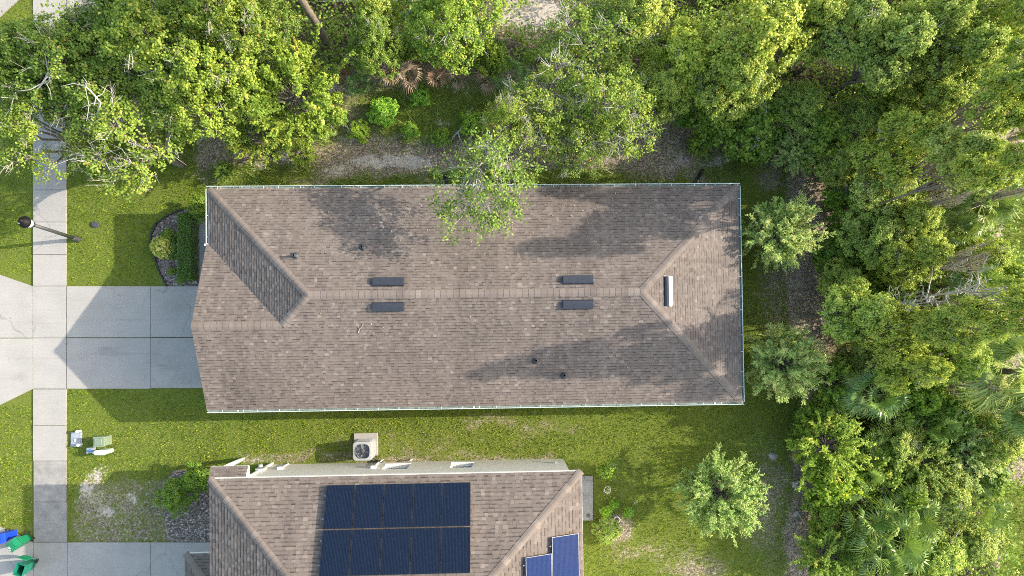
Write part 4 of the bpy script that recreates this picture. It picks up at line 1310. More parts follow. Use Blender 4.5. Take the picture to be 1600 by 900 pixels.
def tube(pts, radii, k=5):
    pts = np.asarray(pts, float); n = len(pts)
    V = []; Q = []
    for i in range(n):
        d = pts[min(i + 1, n - 1)] - pts[max(i - 1, 0)]
        d = d / (np.linalg.norm(d) + 1e-9)
        a = np.cross(d, [0.3, 0.9, 0.1]); a /= np.linalg.norm(a) + 1e-9; b = np.cross(d, a)
        for j in range(k):
            t = 2 * math.pi * j / k
            V.append(pts[i] + radii[i] * (math.cos(t) * a + math.sin(t) * b))
    for i in range(n - 1):
        for j in range(k):
            Q.append((i * k + j, i * k + (j + 1) % k, (i + 1) * k + (j + 1) % k, (i + 1) * k + j))
    return np.array(V), np.array(Q)

class Tubes:
    def __init__(self): self.V = []; self.Q = []; self.n = 0
    def add(self, pts, radii, k=5):
        v, q = tube(pts, radii, k); self.V.append(v); self.Q.append(q + self.n); self.n += len(v)
    def mesh(self, name, mat): return mesh_from(name, np.concatenate(self.V), np.concatenate(self.Q), smooth=True, mat=mat)

def wander(a, b, n, amp, rng):
    a, b = np.asarray(a, float), np.asarray(b, float)
    t = np.linspace(0, 1, n)[:, None]
    p = a + (b - a) * t
    off = rng.normal(size=(n, 3)) * amp * np.sin(np.pi * t)
    return p + off

PROTO = {}
def proto_crown(kind, seed, R, zt, zb, nsub, rsub, clump_d, per, L, W, mat, twigs=0, lobed=0.0, flat=0.75, trunk_r=0.16, bark='bark'):
    """crown of several sub-crowns, each a shell of leaf clumps; trunk with limbs"""
    rng = np.random.default_rng(seed)
    subs = []
    for i in range(nsub):
        a = 2 * math.pi * (i + rng.uniform(-0.3, 0.3)) / nsub
        rr = R * rng.uniform(0.42, 0.72)
        r = R * rsub * rng.uniform(0.8, 1.2)
        z = zb + (zt - zb) * rng.uniform(0.25, 0.62)
        subs.append((np.array([rr * math.cos(a), rr * math.sin(a), z]), r))
    for i in range(max(2, nsub // 3)):
        a = rng.uniform(0, 6.28); rr = R * rng.uniform(0, 0.3)
        r = R * rsub * rng.uniform(0.85, 1.15)
        subs.append((np.array([rr * math.cos(a), rr * math.sin(a), zt - r * flat * 0.9]), r))
    C = []; NN = []; T = []; CL = []
    for (sc, r) in subs:
        m = int(2 * math.pi * r * r / (clump_d ** 2) * 1.05)
        d = rng.normal(size=(m, 3)); d[:, 2] = np.abs(d[:, 2]) * 1.0 - 0.25; d = norm(d)
        rad = r * (rng.uniform(0.72, 1.05, m) + lobed * rng.random(m) ** 4)
        pos = sc + d * rad[:, None] * np.array([1, 1, flat])
        CL.append((pos, sc))
        ctint = rng.normal(0.47, 0.13, m)
        for j in range(m):
            q = int(per * rng.uniform(0.6, 1.3))
            off = rng.normal(size=(q, 3)) * clump_d * np.array([0.29, 0.29, 0.20]) * (0.9 if kind == 'tall' else 1.0)
            C.append(pos[j] + off)
            nn = d[j] * 0.5 + np.array([0.15, 0, 0.85]) + rng.normal(size=(q, 3)) * 0.55 + off / clump_d * 0.6
            NN.append(norm(nn)); T.append(ctint[j] + rng.normal(0, 0.14, q))
    C = np.concatenate(C); NN = np.concatenate(NN); T = np.concatenate(T)
    n = len(C)
    T = np.clip(T, 0, 0.962)
    T[rng.random(n) < 0.006] = 0.99
    crown = leaf_mesh(kind + "_crown", C, NN, L * rng.uniform(0.7, 1.3, n), W * rng.uniform(0.7, 1.25, n), T, rng, mat)
    tb = Tubes()
    fork = np.array([0, 0, zb * rng.uniform(0.55, 0.8)])
    tb.add(wander((0, 0, -0.1), fork, 4, 0.05, rng), [trunk_r * 1.25, trunk_r, trunk_r * 0.9, trunk_r * 0.85], 8)
    for (pos, sc) in CL:
        tb.add(wander(fork, sc, 5, 0.12, rng), np.linspace(trunk_r * 0.6, trunk_r * 0.22, 5), 6)
        for j in rng.choice(len(pos), min(7, len(pos)), replace=False):
            tb.add(wander(sc, pos[j], 4, 0.07, rng), np.linspace(trunk_r * 0.2, trunk_r * 0.05, 4), 4)
    nbark = sum(len(q) for q in tb.Q)
    tw = None
    if twigs:
        for _ in range(twigs):
            pos, sc = CL[rng.integers(len(CL))]
            p = pos[rng.integers(len(pos))]
            if p[2] < sc[2]: continue
            out = norm((p - sc)[None])[0]
            s0 = sc + (p - sc) * 0.6
            for k in range(rng.integers(3, 7)):
                e = p + out * rng.uniform(0.0, 0.35) + rng.normal(size=3) * np.array([0.35, 0.35, 0.15]); e[2] = max(e[2], p[2] - 0.05) + 0.08
                mid = (s0 + e) / 2 + rng.normal(size=3) * 0.08
                tb.add([s0, mid, e], [0.022, 0.014, 0.005], 4)
                for q in range(2):
                    f = mid + (e - mid) * rng.uniform(0.2, 0.7); tb.add([f, f + rng.normal(size=3) * 0.16 + out * 0.1], [0.009, 0.004], 3)
    trunk = tb.mesh(kind + "_trunk", M[bark])
    trunk.materials.append(M['grey_twig'])
    mi = np.zeros(len(trunk.polygons), np.int32); mi[nbark:] = 1
    trunk.polygons.foreach_set("material_index", mi)
    PROTO.setdefault(kind, []).append((crown, trunk, tw, R, zt))

for s in range(3):
    proto_crown('oak', 100 + s, 3.0, 6.5, 3.0, 8, 0.39, 0.40, 38, 0.125, 0.10, M['oak_leaf'], twigs=34, lobed=0.32)
for s in range(3):
    proto_crown('openoak', 150 + s, 3.0, 6.5, 3.6, 8, 0.33, 0.46, 25, 0.125, 0.095, M['oak_leaf'], twigs=34, lobed=0.3)
for s in range(3):
    proto_crown('lobed', 200 + s, 2.4, 6.0, 2.2, 9, 0.37, 0.33, 36, 0.115, 0.10, M['broad_leaf'], twigs=5, lobed=0.0, flat=0.85)
for s in range(3):
    proto_crown('tall', 250 + s, 2.4, 11.0, 7.3, 8, 0.36, 0.50, 100, 0.125, 0.105, M['broad_leaf'], twigs=5, lobed=0.0, flat=0.85, trunk_r=0.13)
for s in range(4):
    proto_crown('bush', 300 + s, 1.5, 2.6, 0.5, 6, 0.42, 0.32, 24, 0.165, 0.12, M['shrub_leaf'], twigs=3, lobed=0.2, trunk_r=0.06)

def proto_feather(kind, seed, R, zt, nshoot, per, L, W, mat, droop=0.2):
    rng = np.random.default_rng(seed)
    C = []; NN = []; T = []; AX = []
    tb = Tubes(); tb.add([(0, 0, -0.1), (0.03, 0, zt * 0.4), (0, 0.03, zt * 0.8)], [0.07, 0.055, 0.025], 8)
    for i in range(nshoot):
        a = rng.uniform(0, 6.283); el = math.asin(rng.uniform(0.0, 0.98))
        d = np.array([math.cos(a) * math.cos(el), math.sin(a) * math.cos(el), math.sin(el)])
        z0 = zt * rng.uniform(0.25, 0.6)
        s = np.array([0, 0, z0]) + d * 0.1
        Lr = R * rng.uniform(0.65, 1.12)
        if el > 0.7: Lr = (zt - z0) * rng.uniform(0.75, 1.05)
        e = s + d * Lr + np.array([0, 0, 0.35 * R * 0.5 - droop * Lr * 0.3])
        p = wander(s, e, 6, 0.06, rng)
        tb.add(p, np.linspace(0.02, 0.004, 6), 3)
        t0 = rng.normal(0.52, 0.12)
        # side sprigs
        for k in range(int(per / 9)):
            u = rng.uniform(0.3, 1.0) ** 0.8
            x = u * 5; i0 = min(int(x), 4); base_ = p[i0] + (p[i0 + 1] - p[i0]) * (x - i0)
            sd_ = norm((d + rng.normal(size=3) * 0.55)[None])[0]
            sl = rng.uniform(0.10, 0.34) * R * 0.5
            w = np.linspace(0.1, 1, 9)[:, None]
            pos = base_ + sd_ * sl * w + rng.normal(size=(9, 3)) * 0.018
            C.append(pos); AX.append(np.tile(sd_, (9, 1)) + rng.normal(size=(9, 3)) * 0.5)
            NN.append(norm(np.array([0, 0, 1.0]) + rng.normal(size=(9, 3)) * 0.6 + d * 0.3)); T.append(t0 + rng.normal(0, 0.13, 9) + 0.15 * (u - 0.6))
    C = np.concatenate(C); NN = np.concatenate(NN); T = np.concatenate(T); AX = np.concatenate(AX); n = len(C)
    crown = leaf_mesh(kind + "_crown", C, NN, L * rng.uniform(0.7, 1.3, n), W * rng.uniform(0.7, 1.3, n), T, rng, mat, axis=norm(AX))
    PROTO.setdefault(kind, []).append((crown, tb.mesh(kind + "_trunk", M['bark']), None, R, zt))
for s in range(3):
    proto_feather('feather', 400 + s, 1.9, 4.2, 150, 300, 0.09, 0.045, M['feather_leaf'])
for s in range(2):
    proto_feather('sprout', 450 + s, 2.1, 5.5, 120, 330, 0.10, 0.068, M['oak_leaf'])

def fan(rng, base_, d, petiole, r, nseg=22, span=3.6, droop=0.35):
    """one fan frond: quads of narrow pleated segments; returns verts, tint"""
    d = norm(np.asarray(d, float)[None])[0]
    up = np.array([0, 0, 1.0]); side = np.cross(d, up); side = side / (np.linalg.norm(side) + 1e-9); nrm = np.cross(side, d)
    c = base_ + d * petiole - np.array([0, 0, 0.08 * petiole])
    V = [];
    # petiole as a thin strip
    V.append([base_ - side * 0.012, c - side * 0.010, c + side * 0.010, base_ + side * 0.012])
    ts = np.linspace(-span / 2, span / 2, nseg)
    for t in ts:
        ln = r * (1 - 0.22 * (abs(t) / (span / 2)) ** 2) * rng.uniform(0.88, 1.08)
        dir_ = d * math.cos(t) + side * math.sin(t) + nrm * rng.normal(0, 0.05)
        w = np.cross(dir_, nrm); w = w / (np.linalg.norm(w) + 1e-9) * (0.030 * r / 0.8)
        m = c + dir_ * ln * 0.55 + nrm * 0.015; e = c + dir_ * ln - up * droop * ln * rng.uniform(0.4, 1.3)
        V.append([c, m - w, m + w + nrm * 0.02, c + w * 0.2])
        V.append([m - w, e, e + w * 0.25, m + w + nrm * 0.02])
    return np.array(V).reshape(-1, 3)

def proto_palm(kind, seed, height, nfr, pet, r, mat, tilt=(0.0, 1.2), spread=0.0, nheads=1, nseg=22):
    rng = np.random.default_rng(seed)
    VV = []; TT = []; tb = Tubes()
    for h in range(nheads):
        hx_, hy_ = (0, 0) if nheads == 1 else (rng.normal(0, spread), rng.normal(0, spread))
        hz = height * rng.uniform(0.8, 1.1)
        tb.add([(hx_ * 0.6, hy_ * 0.6, -0.1), (hx_, hy_, hz * 0.5), (hx_, hy_, hz)], [0.15 if nheads == 1 else 0.08, 0.12 if nheads == 1 else 0.07, 0.10 if nheads == 1 else 0.07], 8)
        for i in range(nfr):
            a = 2.39996 * i + rng.uniform(-0.2, 0.2); el = rng.uniform(*tilt)
            d = [math.cos(a) * math.cos(el), math.sin(a) * math.cos(el), math.sin(el)]
            v = fan(rng, np.array([hx_, hy_, hz]), d, pet * rng.uniform(0.7, 1.15), r * rng.uniform(0.8, 1.15), nseg=nseg)
            VV.append(v); t0 = rng.normal(0.48, 0.15) + (0.3 if el < 0.1 and rng.random() < 0.35 else 0)
            TT.append(np.clip(t0 + rng.normal(0, 0.1, len(v) // 4), 0, 1))
    V = np.concatenate(VV); T = np.concatenate(TT)
    crown = mesh_from(kind + "_fronds", V, np.arange(len(V)).reshape(-1, 4), tint=T, mat=mat)
    PROTO.setdefault(kind, []).append((crown, tb.mesh(kind + "_stem", M['pine_bark']), None, pet + r * 0.9, height + 0.6))
proto_palm('palm', 500, 3.4, 30, 0.95, 0.95, M['palm_leaf'], tilt=(-0.35, 1.25), nseg=30)
proto_palm('palm', 501, 2.6, 24, 0.85, 0.85, M['palm_leaf'], tilt=(-0.3, 1.2), nseg=28)
proto_palm('palmetto', 510, 0.7, 13, 0.65, 0.62, M['palm_leaf'], tilt=(0.1, 1.3))
proto_palm('palmetto', 511, 0.8, 11, 0.7, 0.66, M['palm_leaf'], tilt=(0.0, 1.2))
proto_palm('deadpalm', 520, 0.6, 6, 0.35, 0.75, M['dead_palm'], tilt=(0.2, 1.2), nseg=18)
proto_palm('deadpalm', 521, 0.6, 5, 0.4, 0.8, M['dead_palm'], tilt=(0.1, 1.1), nseg=18)

def proto_dead(kind, seed, h, nb, moss):
    rng = np.random.default_rng(seed)
    tb = Tubes(); C = []; NN = []; T = []; AX = []
    lean = rng.normal(0, 0.05, 2) * h
    top_ = np.array([lean[0], lean[1], h])
    tr = wander((0, 0, -0.1), top_, 8, 0.16, rng); tb.add(tr, np.linspace(0.13 if moss else 0.08, 0.04 if moss else 0.02, 8), 7)
    for i in range(nb):
        u = rng.uniform(0.45, 1.0) * 7; i0 = min(int(u), 6); s = tr[i0] + (tr[i0 + 1] - tr[i0]) * (u - i0)
        a = rng.uniform(0, 6.28); el = rng.uniform(-0.1, 0.9); L = rng.uniform(0.7, 1.9)
        e = s + L * np.array([math.cos(a) * math.cos(el), math.sin(a) * math.cos(el), math.sin(el)])
        p = wander(s, e, 5, 0.10, rng); tb.add(p, np.linspace(0.04, 0.008, 5), 5)
        for k in range(4):
            j = rng.integers(1, 5); q = p[j] + rng.normal(size=3) * np.array([0.35, 0.35, 0.25]); tb.add([p[j], (p[j] + q) / 2 + rng.normal(size=3) * 0.05, q], [0.016, 0.010, 0.004], 4)
        if moss and rng.random() < 0.8:
            m = 90
            w = rng.integers(0, 4, m); f = rng.random(m)[:, None]
            pos = p[w] + (p[w + 1] - p[w]) * f
            C.append(pos - np.array([0, 0, 1]) * rng.random(m)[:, None] ** 1.4 * 0.7 + rng.normal(size=(m, 3)) * 0.05)
            NN.append(norm(rng.normal(size=(m, 3)) * np.array([1, 1, 0.3]))); T.append(rng.normal(0.5, 0.2, m)); AX.append(np.tile([0, 0, 1.0], (m, 1)))
    mm = None
    if moss:
        m = 260
        w = rng.integers(2, 7, m); pos = tr[w] + (tr[w + 1] - tr[w]) * rng.random(m)[:, None] + rng.normal(size=(m, 3)) * np.array([0.14, 0.14, 0.1])
        C.append(pos); NN.append(norm(rng.normal(size=(m, 3)) * np.array([1, 1, 0.3]))); T.append(rng.normal(0.5, 0.2, m)); AX.append(np.tile([0, 0, 1.0], (m, 1)))
        C = np.concatenate(C); NN = np.concatenate(NN); T = np.concatenate(T); AX = np.concatenate(AX)
        mm = leaf_mesh(kind + "_moss", C, NN, 0.34, 0.05, T, rng, M['moss'], axis=AX)
    PROTO.setdefault(kind, []).append((mm, tb.mesh(kind + "_wood", M['dead_wood' if moss else 'grey_twig']), None, 1.6, h))
for s in range(3): proto_dead('snag', 600 + s, 5.5, 9, True)
for s in range(2): proto_dead('baretree', 620 + s, 7.0, 14, False)

NAMES = {'oak': ('oak_tree', 'tree'), 'lobed': ('broadleaf_tree', 'tree'), 'openoak': ('oak_tree', 'tree'), 'tall': ('broadleaf_tree', 'tree'), 'bush': ('leafy_shrub', 'shrub'), 'feather': ('feathery_tree', 'tree'), 'sprout': ('young_oak', 'tree'),
         'palm': ('fan_palm', 'palm'), 'palmetto': ('saw_palmetto', 'palmetto'), 'deadpalm': ('dead_palmetto', 'palmetto'), 'snag': ('mossy_snag', 'dead tree'), 'baretree': ('bare_tree', 'dead tree'), 'pine': ('pine_tree', 'tree')}
_rot = random.Random(5)
def place(kind, px, py, rpx, zt, label, tint=(1, 1, 1), var=None, group=None, zc=0.72, squash=1.0, rot=None):
    """crown centre seen at pixel px,py; rpx its radius in the photo; zt its height"""
    lst = PROTO[kind]
    crown, trunk, tw, R_, Z_ = lst[_rot.randrange(len(lst)) if var is None else var % len(lst)]
    z = zt * zc
    p = P(px, py, z)
    r = rpx * (CAM_H - z) / F
    nm, cat = NAMES[kind]
    o = empty(nm, (p.x, p.y, 0), _rot.uniform(0, 6.28) if rot is None else rot, label, cat, group)
    sx = r / R_
    o.scale = (sx, sx * squash, zt / Z_)
    def part(name, me):
        c = bpy.data.objects.new(name, me); link(c, o); return c
    part("stem" if kind in ('bush', 'palmetto', 'deadpalm') else "trunk", trunk)
    if crown is not None:
        c = part("hanging_moss" if kind == 'snag' else ("fronds" if 'palm' in kind else "crown"), crown)
        k = _rot.uniform(0.92, 1.08)
        c.color = (tint[0] * k, tint[1] * k, tint[2] * k, 1)
    if tw is not None: part("bare_twigs", tw)
    return o

YG = (1.08, 1.05, 0.9); DK = (0.82, 0.86, 0.86); PALE = (1.15, 1.1, 1.4); MID = (1.05, 1.02, 0.95); BR = (1.1, 1.14, 0.9)
TREES = [
 # the oaks at the top left
 ('openoak', 70, 205, 82, 5.5, "oak with bare grey twigs reaching over the sidewalk at the left edge", MID),
 ('openoak', 205, 215, 100, 6.0, "wide oak whose lower boughs spread towards the house's front corner", MID),
 ('oak', 110, 110, 92, 6.5, "oak covering the upper end of the sidewalk near the top left corner", DK),
 ('oak', 30, 110, 60, 6.0, "darker oak at the far left edge above the lamp post", DK),
 ('oak', 215, 15, 66, 6.0, "oak at the top edge right of the pale pavement corner", MID),
 ('oak', 150, 60, 50, 5.2, "low oak boughs over the edge of the pale pavement corner", DK),
 ('oak', 235, 75, 98, 7.5, "tall oak with orange tinged leaves at the top left", MID),
 ('oak', 325, 130, 80, 7.0, "bright yellow green oak between the top left oaks and the dark gap", YG),
 ('oak', 345, 35, 80, 7.5, "oak at the top edge left of the pine trunk", MID),
 ('oak', 408, 45, 58, 6.0, "dark green oak directly left of the leaning pine trunk", DK),
 ('sprout', 450, 140, 76, 5.5, "spiky yellow green young oak standing alone below the pine trunk", BR),
 ('sprout', 395, 200, 50, 4.0, "small spiky tree below the dark gap in the oaks", MID),
 ('bush', 375, 150, 45, 2.2, "dark shrub in the shaded gap between the oaks", DK),
 ('oak', 585, 72, 48, 5.0, "small dusky green oak right of the pine trunk", DK),
 ('lobed', 592, 20, 38, 4.5, "grey green tree at the top edge right of the pine trunk", MID),
 ('oak', 705, 32, 80, 5.2, "bright oak above the dead palmettos at the top edge", BR),
 ('bush', 640, 62, 34, 2.0, "dark shrub in the shade above the dead palmettos", DK),
 ('bush', 765, 85, 30, 2.4, "green shrub right of the dead palmettos under the bright oak", MID),
 ('openoak', 935, 65, 92, 4.6, "grey twigged oak right of the bare sandy clearing", MID),
 ('lobed', 1065, 95, 66, 4.8, "yellow green tree with rounded lobes above the house's far end", (1.3, 1.2, 0.8)),
 ('lobed', 1030, 145, 50, 4.5, "small yellow green tree in the crook of two larger crowns", YG),
 ('openoak', 855, 175, 88, 5.4, "large oak leaning towards the house's north eave", YG),
 ('openoak', 950, 180, 84, 6, "large oak at the north eave with bright outer boughs", YG),
 ('openoak', 893, 222, 62, 5.2, "oak whose lower boughs touch the middle of the north gutter", MID),
 ('openoak', 795, 200, 50, 6.5, "oak bough left of the big crown at the north eave", MID),
 ('lobed', 1000, 25, 60, 5, "tree at the top edge between the grey oak and the yellow green one", MID),
 # top right woods
 ('lobed', 1185, 60, 84, 7.4, "pale yellow green tree top with fine even leaves at the top edge", (1.3, 1.2, 1.0)),
 ('lobed', 1150, 130, 62, 6.2, "tree below the pale yellow green crown", MID),
 ('lobed', 1262, 40, 54, 6.8, "tree at the top edge left of the large dark gap in the woods", MID),
 ('lobed', 1330, 40, 62, 7.0, "grey green tree above the dark gap in the woods", (0.95, 0.98, 1.15)),
 ('lobed', 1395, 80, 64, 7.4, "round lobed grey green tree right of the dark gap in the woods", (0.98, 1.0, 1.25)),
 ('lobed', 1455, 40, 58, 7.6, "lobed tree at the top edge with dark slits beside it", (1.0, 1.0, 1.2)),
 ('lobed', 1500, 95, 66, 7.4, "broad lobed tree in the upper right woods", (1.0, 1.02, 1.1)),
 ('lobed', 1560, 45, 66, 7.6, "bright tree top at the top right corner", YG),
 ('tall', 1585, 130, 60, 10.5, "yellow green tree at the right edge near the top corner", YG),
 ('tall', 1535, 175, 58, 11, "yellow green tree above the upper mossy snags", YG),
 ('lobed', 1450, 170, 54, 6.2, "tree in the middle of the upper right woods", MID),
 ('bush', 1180, 190, 58, 2.6, "dull green shrub mass at the edge of the rough strip", DK),
 ('bush', 1120, 185, 42, 2.2, "low shrub above the rough strip near the house's far corner", MID),
 ('lobed', 1255, 165, 48, 3.4, "shrub at the left end of the large dark gap", DK),
 ('bush', 1290, 205, 52, 3.0, "light green shrub with leafy shoots below the dark gap", MID),
 ('lobed', 1345, 190, 50, 3.6, "shrub in the shade below the dark gap's right end", DK),
 ('feather', 1250, 235, 36, 2.2, "low shrub beside the top of the bare path", MID),
 ('lobed', 1310, 255, 42, 3.0, "shrub along the woods edge above the first yard tree", MID),
 ('lobed', 1410, 225, 58, 8, "sunlit tree in the woods with a yellow patch of leaves", YG),
 ('lobed', 1385, 285, 58, 5.5, "pale grey green tree at the woods edge", PALE),
 ('tall', 1465, 255, 52, 10, "pale green tree left of the upper mossy snags", PALE),
 ('bush', 1340, 310, 46, 2.2, "bright shrub at the woods edge right of the first yard tree", BR),
 ('lobed', 1425, 340, 52, 5.0, "tree with one orange dead spray left of the fan palm", MID),
 ('tall', 1500, 275, 44, 12, "green tree between the upper snags and the far lawn", MID),
 ('lobed', 1370, 365, 58, 4.2, "speckled light green tree at the woods edge halfway down", (1.05, 1.05, 1.1)),
 ('lobed', 1430, 400, 52, 6.2, "tree left of the long mossy snag", MID),
 ('bush', 1320, 395, 48, 2.2, "dark shrub along the brown path opposite the first yard tree", DK),
 ('lobed', 1532, 408, 42, 5.0, "rounded yellow green tree beside the far lawn strip", YG),
 ('lobed', 1320, 440, 40, 3.0, "dark low shrub above the round crowned tree", MID),
 ('lobed', 1345, 487, 58, 6.5, "smooth round crowned light green tree at the woods edge", (1.1, 1.12, 1.1)),
 ('lobed', 1415, 515, 52, 8.5, "light green tree behind the round crowned tree", MID),
 ('tall', 1480, 512, 46, 10, "green tree under the bare white branches", MID),
 ('lobed', 1490, 560, 48, 6, "green tree left of the large fan palm", (1.0, 1.05, 0.95)),
 ('lobed', 1420, 575, 44, 7.5, "green tree below the round crowned tree", MID),
 ('tall', 1570, 480, 44, 13, "tree with a rusty patch of dead leaves at the right edge", MID),
 ('lobed', 1370, 555, 42, 3.0, "shrub in the dark hollow under the round crowned tree", DK),
 ('bush', 1440, 615, 46, 3.0, "bright yellow green shrub below the light green trees", BR),
 ('sprout', 1310, 600, 40, 3.0, "shrub between the second yard tree and the small fan palm", BR),
 ('bush', 1290, 645, 34, 2.0, "low shrub below the second yard tree at the path", MID),
 ('sprout', 1300, 700, 56, 3.4, "bright feathery shrub bulging over the path at the lower woods edge", (1.35, 1.35, 0.9)),
 ('bush', 1310, 755, 46, 2.6, "vivid lime green shrub below the bright feathery one", (1.4, 1.35, 0.8)),
 ('lobed', 1400, 690, 48, 2.8, "mid green shrub inside the lower woods left of the dark shrub", MID),
 ('bush', 1485, 650, 58, 3.0, "dark large leaved shrub in the lower woods hollow", DK),
 ('sprout', 1450, 725, 48, 3.0, "green shrub in the middle of the lower woods", MID),
 ('feather', 1520, 715, 50, 2.8, "shrub below the dark hollow in the lower woods", MID),
 ('lobed', 1560, 690, 48, 3.4, "sunny yellow green shrub at the right edge below the large fan palm", YG),
 ('bush', 1545, 745, 42, 2.4, "dusky shrub at the right edge above the small far palmetto", DK),
 ('lobed', 1490, 775, 42, 2.6, "glossy green shrub right of the palmetto clump", MID),
 ('bush', 1290, 800, 32, 1.6, "low shrub between the lime shrub and the palmetto clump", MID),
 ('sprout', 1300, 870, 46, 2.4, "bright shrub at the bottom edge left of the palmetto clump", BR),
 ('lobed', 1470, 870, 46, 2.4, "bright shrub at the bottom edge right of the palmetto clump", BR),
 ('lobed', 1530, 850, 44, 2.2, "shrub by the lower strip of far lawn", MID),
 # yard trees
 ('feather', 1227, 362, 56, 4.2, "round pale feathery yard tree right of the house's upper far corner", (1.1, 1.08, 0.95)),
 ('feather', 1232, 568, 58, 4.0, "ragged grey green yard tree right of the house's lower far corner", (1.1, 1.08, 0.95)),
 ('feather', 1132, 775, 64, 4.2, "feathery light green tree alone on the back lawn behind the solar house", (0.74, 0.84, 0.68)),
 # palms
 ('palm', 1568, 580, 78, 5.0, "large fan palm with yellowing fronds at the right edge", (1.25, 1.15, 1.0)),
 ('palm', 1515, 325, 52, 4.4, "fan palm among the mossy snags near the far lawn", (1.0, 1.0, 1.0)),
 ('palm', 1352, 615, 46, 3.4, "small dark fan palm below the round crowned tree", (0.85, 0.95, 1.0)),
 ('palmetto', 1352, 800, 49, 2.5, "palmetto at the upper left of the lower palmetto clump", (1.0, 1.0, 0.95)),
 ('palmetto', 1418, 800, 52, 2.7, "palmetto at the upper right of the lower palmetto clump", (1.1, 1.05, 1.0)),
 ('palmetto', 1385, 840, 63, 2.8, "largest palmetto in the middle of the lower clump", (1.0, 1.0, 0.95)),
 ('palmetto', 1425, 855, 49, 2.5, "palmetto at the lower right of the lower palmetto clump", (0.95, 1.0, 0.95)),
 ('palmetto', 1378, 885, 54, 2.5, "palmetto at the bottom edge under the lower clump", (0.95, 1.0, 1.0)),
 ('palmetto', 1335, 855, 38, 2.2, "small yellowing palmetto at the left of the lower clump", (1.25, 1.15, 1.0)),
 ('palmetto', 1532, 795, 45, 2.4, "palmetto beside the lower strip of far lawn", (1.1, 1.05, 1.0)),
 ('palmetto', 1340, 740, 34, 2.3, "pale palmetto fronds poking from the lime green shrub", (1.2, 1.15, 1.1)),
 ('palmetto', 1345, 365, 34, 2.3, "palmetto in the shade at the woods edge halfway down", (0.9, 1.0, 1.0)),
 ('palmetto', 800, 118, 38, 1.5, "green palmetto right of the clump of brown dead palmettos", (1.1, 1.1, 1.3)),
 ('deadpalm', 682, 121, 22, 1.4, "pinkish brown dead palmetto fan in the middle of its row", (1.15, 1.0, 0.95)),
 ('deadpalm', 640, 115, 26, 1.5, "brown dead palmetto left of the pinkish one", (0.95, 0.95, 0.95)),
 ('deadpalm', 605, 111, 22, 1.5, "brown dead palmetto with a tall bent frond at the left of the row", (1.05, 0.98, 0.9)),
 ('deadpalm', 712, 121, 20, 1.3, "small brown dead palmetto right of the pinkish one", (0.9, 0.9, 0.9)),
 ('deadpalm', 690, 103, 18, 1.5, "pale dead palmetto fan just behind the pinkish one", (1.2, 1.1, 1.0)),
 ('deadpalm', 760, 121, 26, 1.6, "shaded dead palmetto at the right end of the row", (0.8, 0.75, 0.75)),
 ('deadpalm', 535, 112, 16, 0.7, "rusty dead palmetto fan at the foot of the pine trunk", (1.0, 0.8, 0.65)),
 ('palmetto', 560, 130, 25, 0.8, "small green palmetto near the foot of the pine trunk", (0.85, 0.95, 1.1)),
 ('palm', 1596, 640, 58, 4.2, "fan palm cut by the right edge just below the large yellowing one", (1.2, 1.15, 1.0)),
 ('palm', 1475, 362, 40, 3.8, "dark fronded palm between the fan palm and the speckled tree", (1.0, 1.0, 0.95)),
 ('palm', 1500, 445, 40, 4.0, "half hidden palm in the dark gap under the long mossy snag", (0.95, 1.0, 1.0)),
 ('palmetto', 1540, 655, 45, 2.7, "palmetto in the shade under the large fan palm", (1.0, 1.05, 1.0)),
 ('palmetto', 1450, 665, 38, 2.7, "lone palmetto in the lower woods left of the dark hollow", (1.1, 1.1, 1.0)),
 ('palmetto', 1262, 655, 25, 1.0, "lime green frond at the path edge below the second yard tree", (1.5, 1.7, 0.8)),
 ('bush', 1530, 330, 30, 3.0, "tangled shrub between the fan palm and the far lawn", YG),
 ('bush', 1575, 430, 40, 3.2, "sunny shrub at the lower end of the far lawn strip", YG),
 ('bush', 1400, 450, 44, 3.4, "shrub filling the gap above the round crowned tree", MID),
 ('bush', 1345, 250, 44, 3.0, "shrub with yellow flecks left of the sunlit woods tree", MID),
 ('bush', 1385, 170, 46, 3.2, "vine covered shrub between the upper woods trees", DK),
 ('bush', 1425, 770, 40, 2.4, "leafy shrub just above the palmetto clump", BR),
 ('bush', 1380, 735, 44, 2.6, "leafy shrub right of the lime green shrub", MID),
 # weeds and small plants in the rough strip
 ('bush', 598, 175, 24, 0.9, "vivid green weed clump in the middle of the rough strip", (1.3, 1.6, 1.3)),
 ('bush', 532, 182, 12, 0.5, "tiny green weed left of the vivid weed clump", (1.1, 1.4, 1.2)),
 ('palmetto', 515, 195, 22, 0.7, "yellowish grass like palmetto at the left of the rough strip", (1.5, 1.4, 1.0)),
 ('bush', 1070, 182, 18, 0.9, "small bluish green plant at the right end of the rough strip", (0.9, 1.1, 1.3)),
 ('bush', 655, 150, 17, 0.6, "small green weed below the pinkish dead palmetto", (1.0, 1.3, 1.0)),
 ('bush', 735, 190, 20, 0.7, "low yellow green scrub just right of the rough strip's middle", (1.2, 1.25, 0.9)),
 ('bush', 690, 215, 16, 0.5, "low olive scrub left of the bleached fallen branch", (1.0, 1.05, 0.9)),
 ('bush', 560, 205, 18, 0.6, "pale low scrub between the spiky oak and the vivid weed clump", (1.3, 1.3, 1.0)),
 ('bush', 640, 205, 15, 0.5, "low green scrub directly below the vivid weed clump", (1.1, 1.3, 1.0)),
 ('sprout', 470, 238, 22, 1.0, "wispy sapling at the top of the pale sandy patches", (1.1, 1.1, 1.0)),
 ('sprout', 350, 268, 16, 0.8, "wispy sapling just above the house's front gutter corner", (0.9, 1.0, 0.9)),
 ('sprout', 1095, 225, 20, 1.0, "wispy sapling on the brush above the house's far gutter corner", (1.0, 1.05, 0.9)),
 ('bush', 1180, 232, 24, 0.9, "low scrub at the top of the brown path", (0.9, 1.0, 0.9)),
 # back garden plants
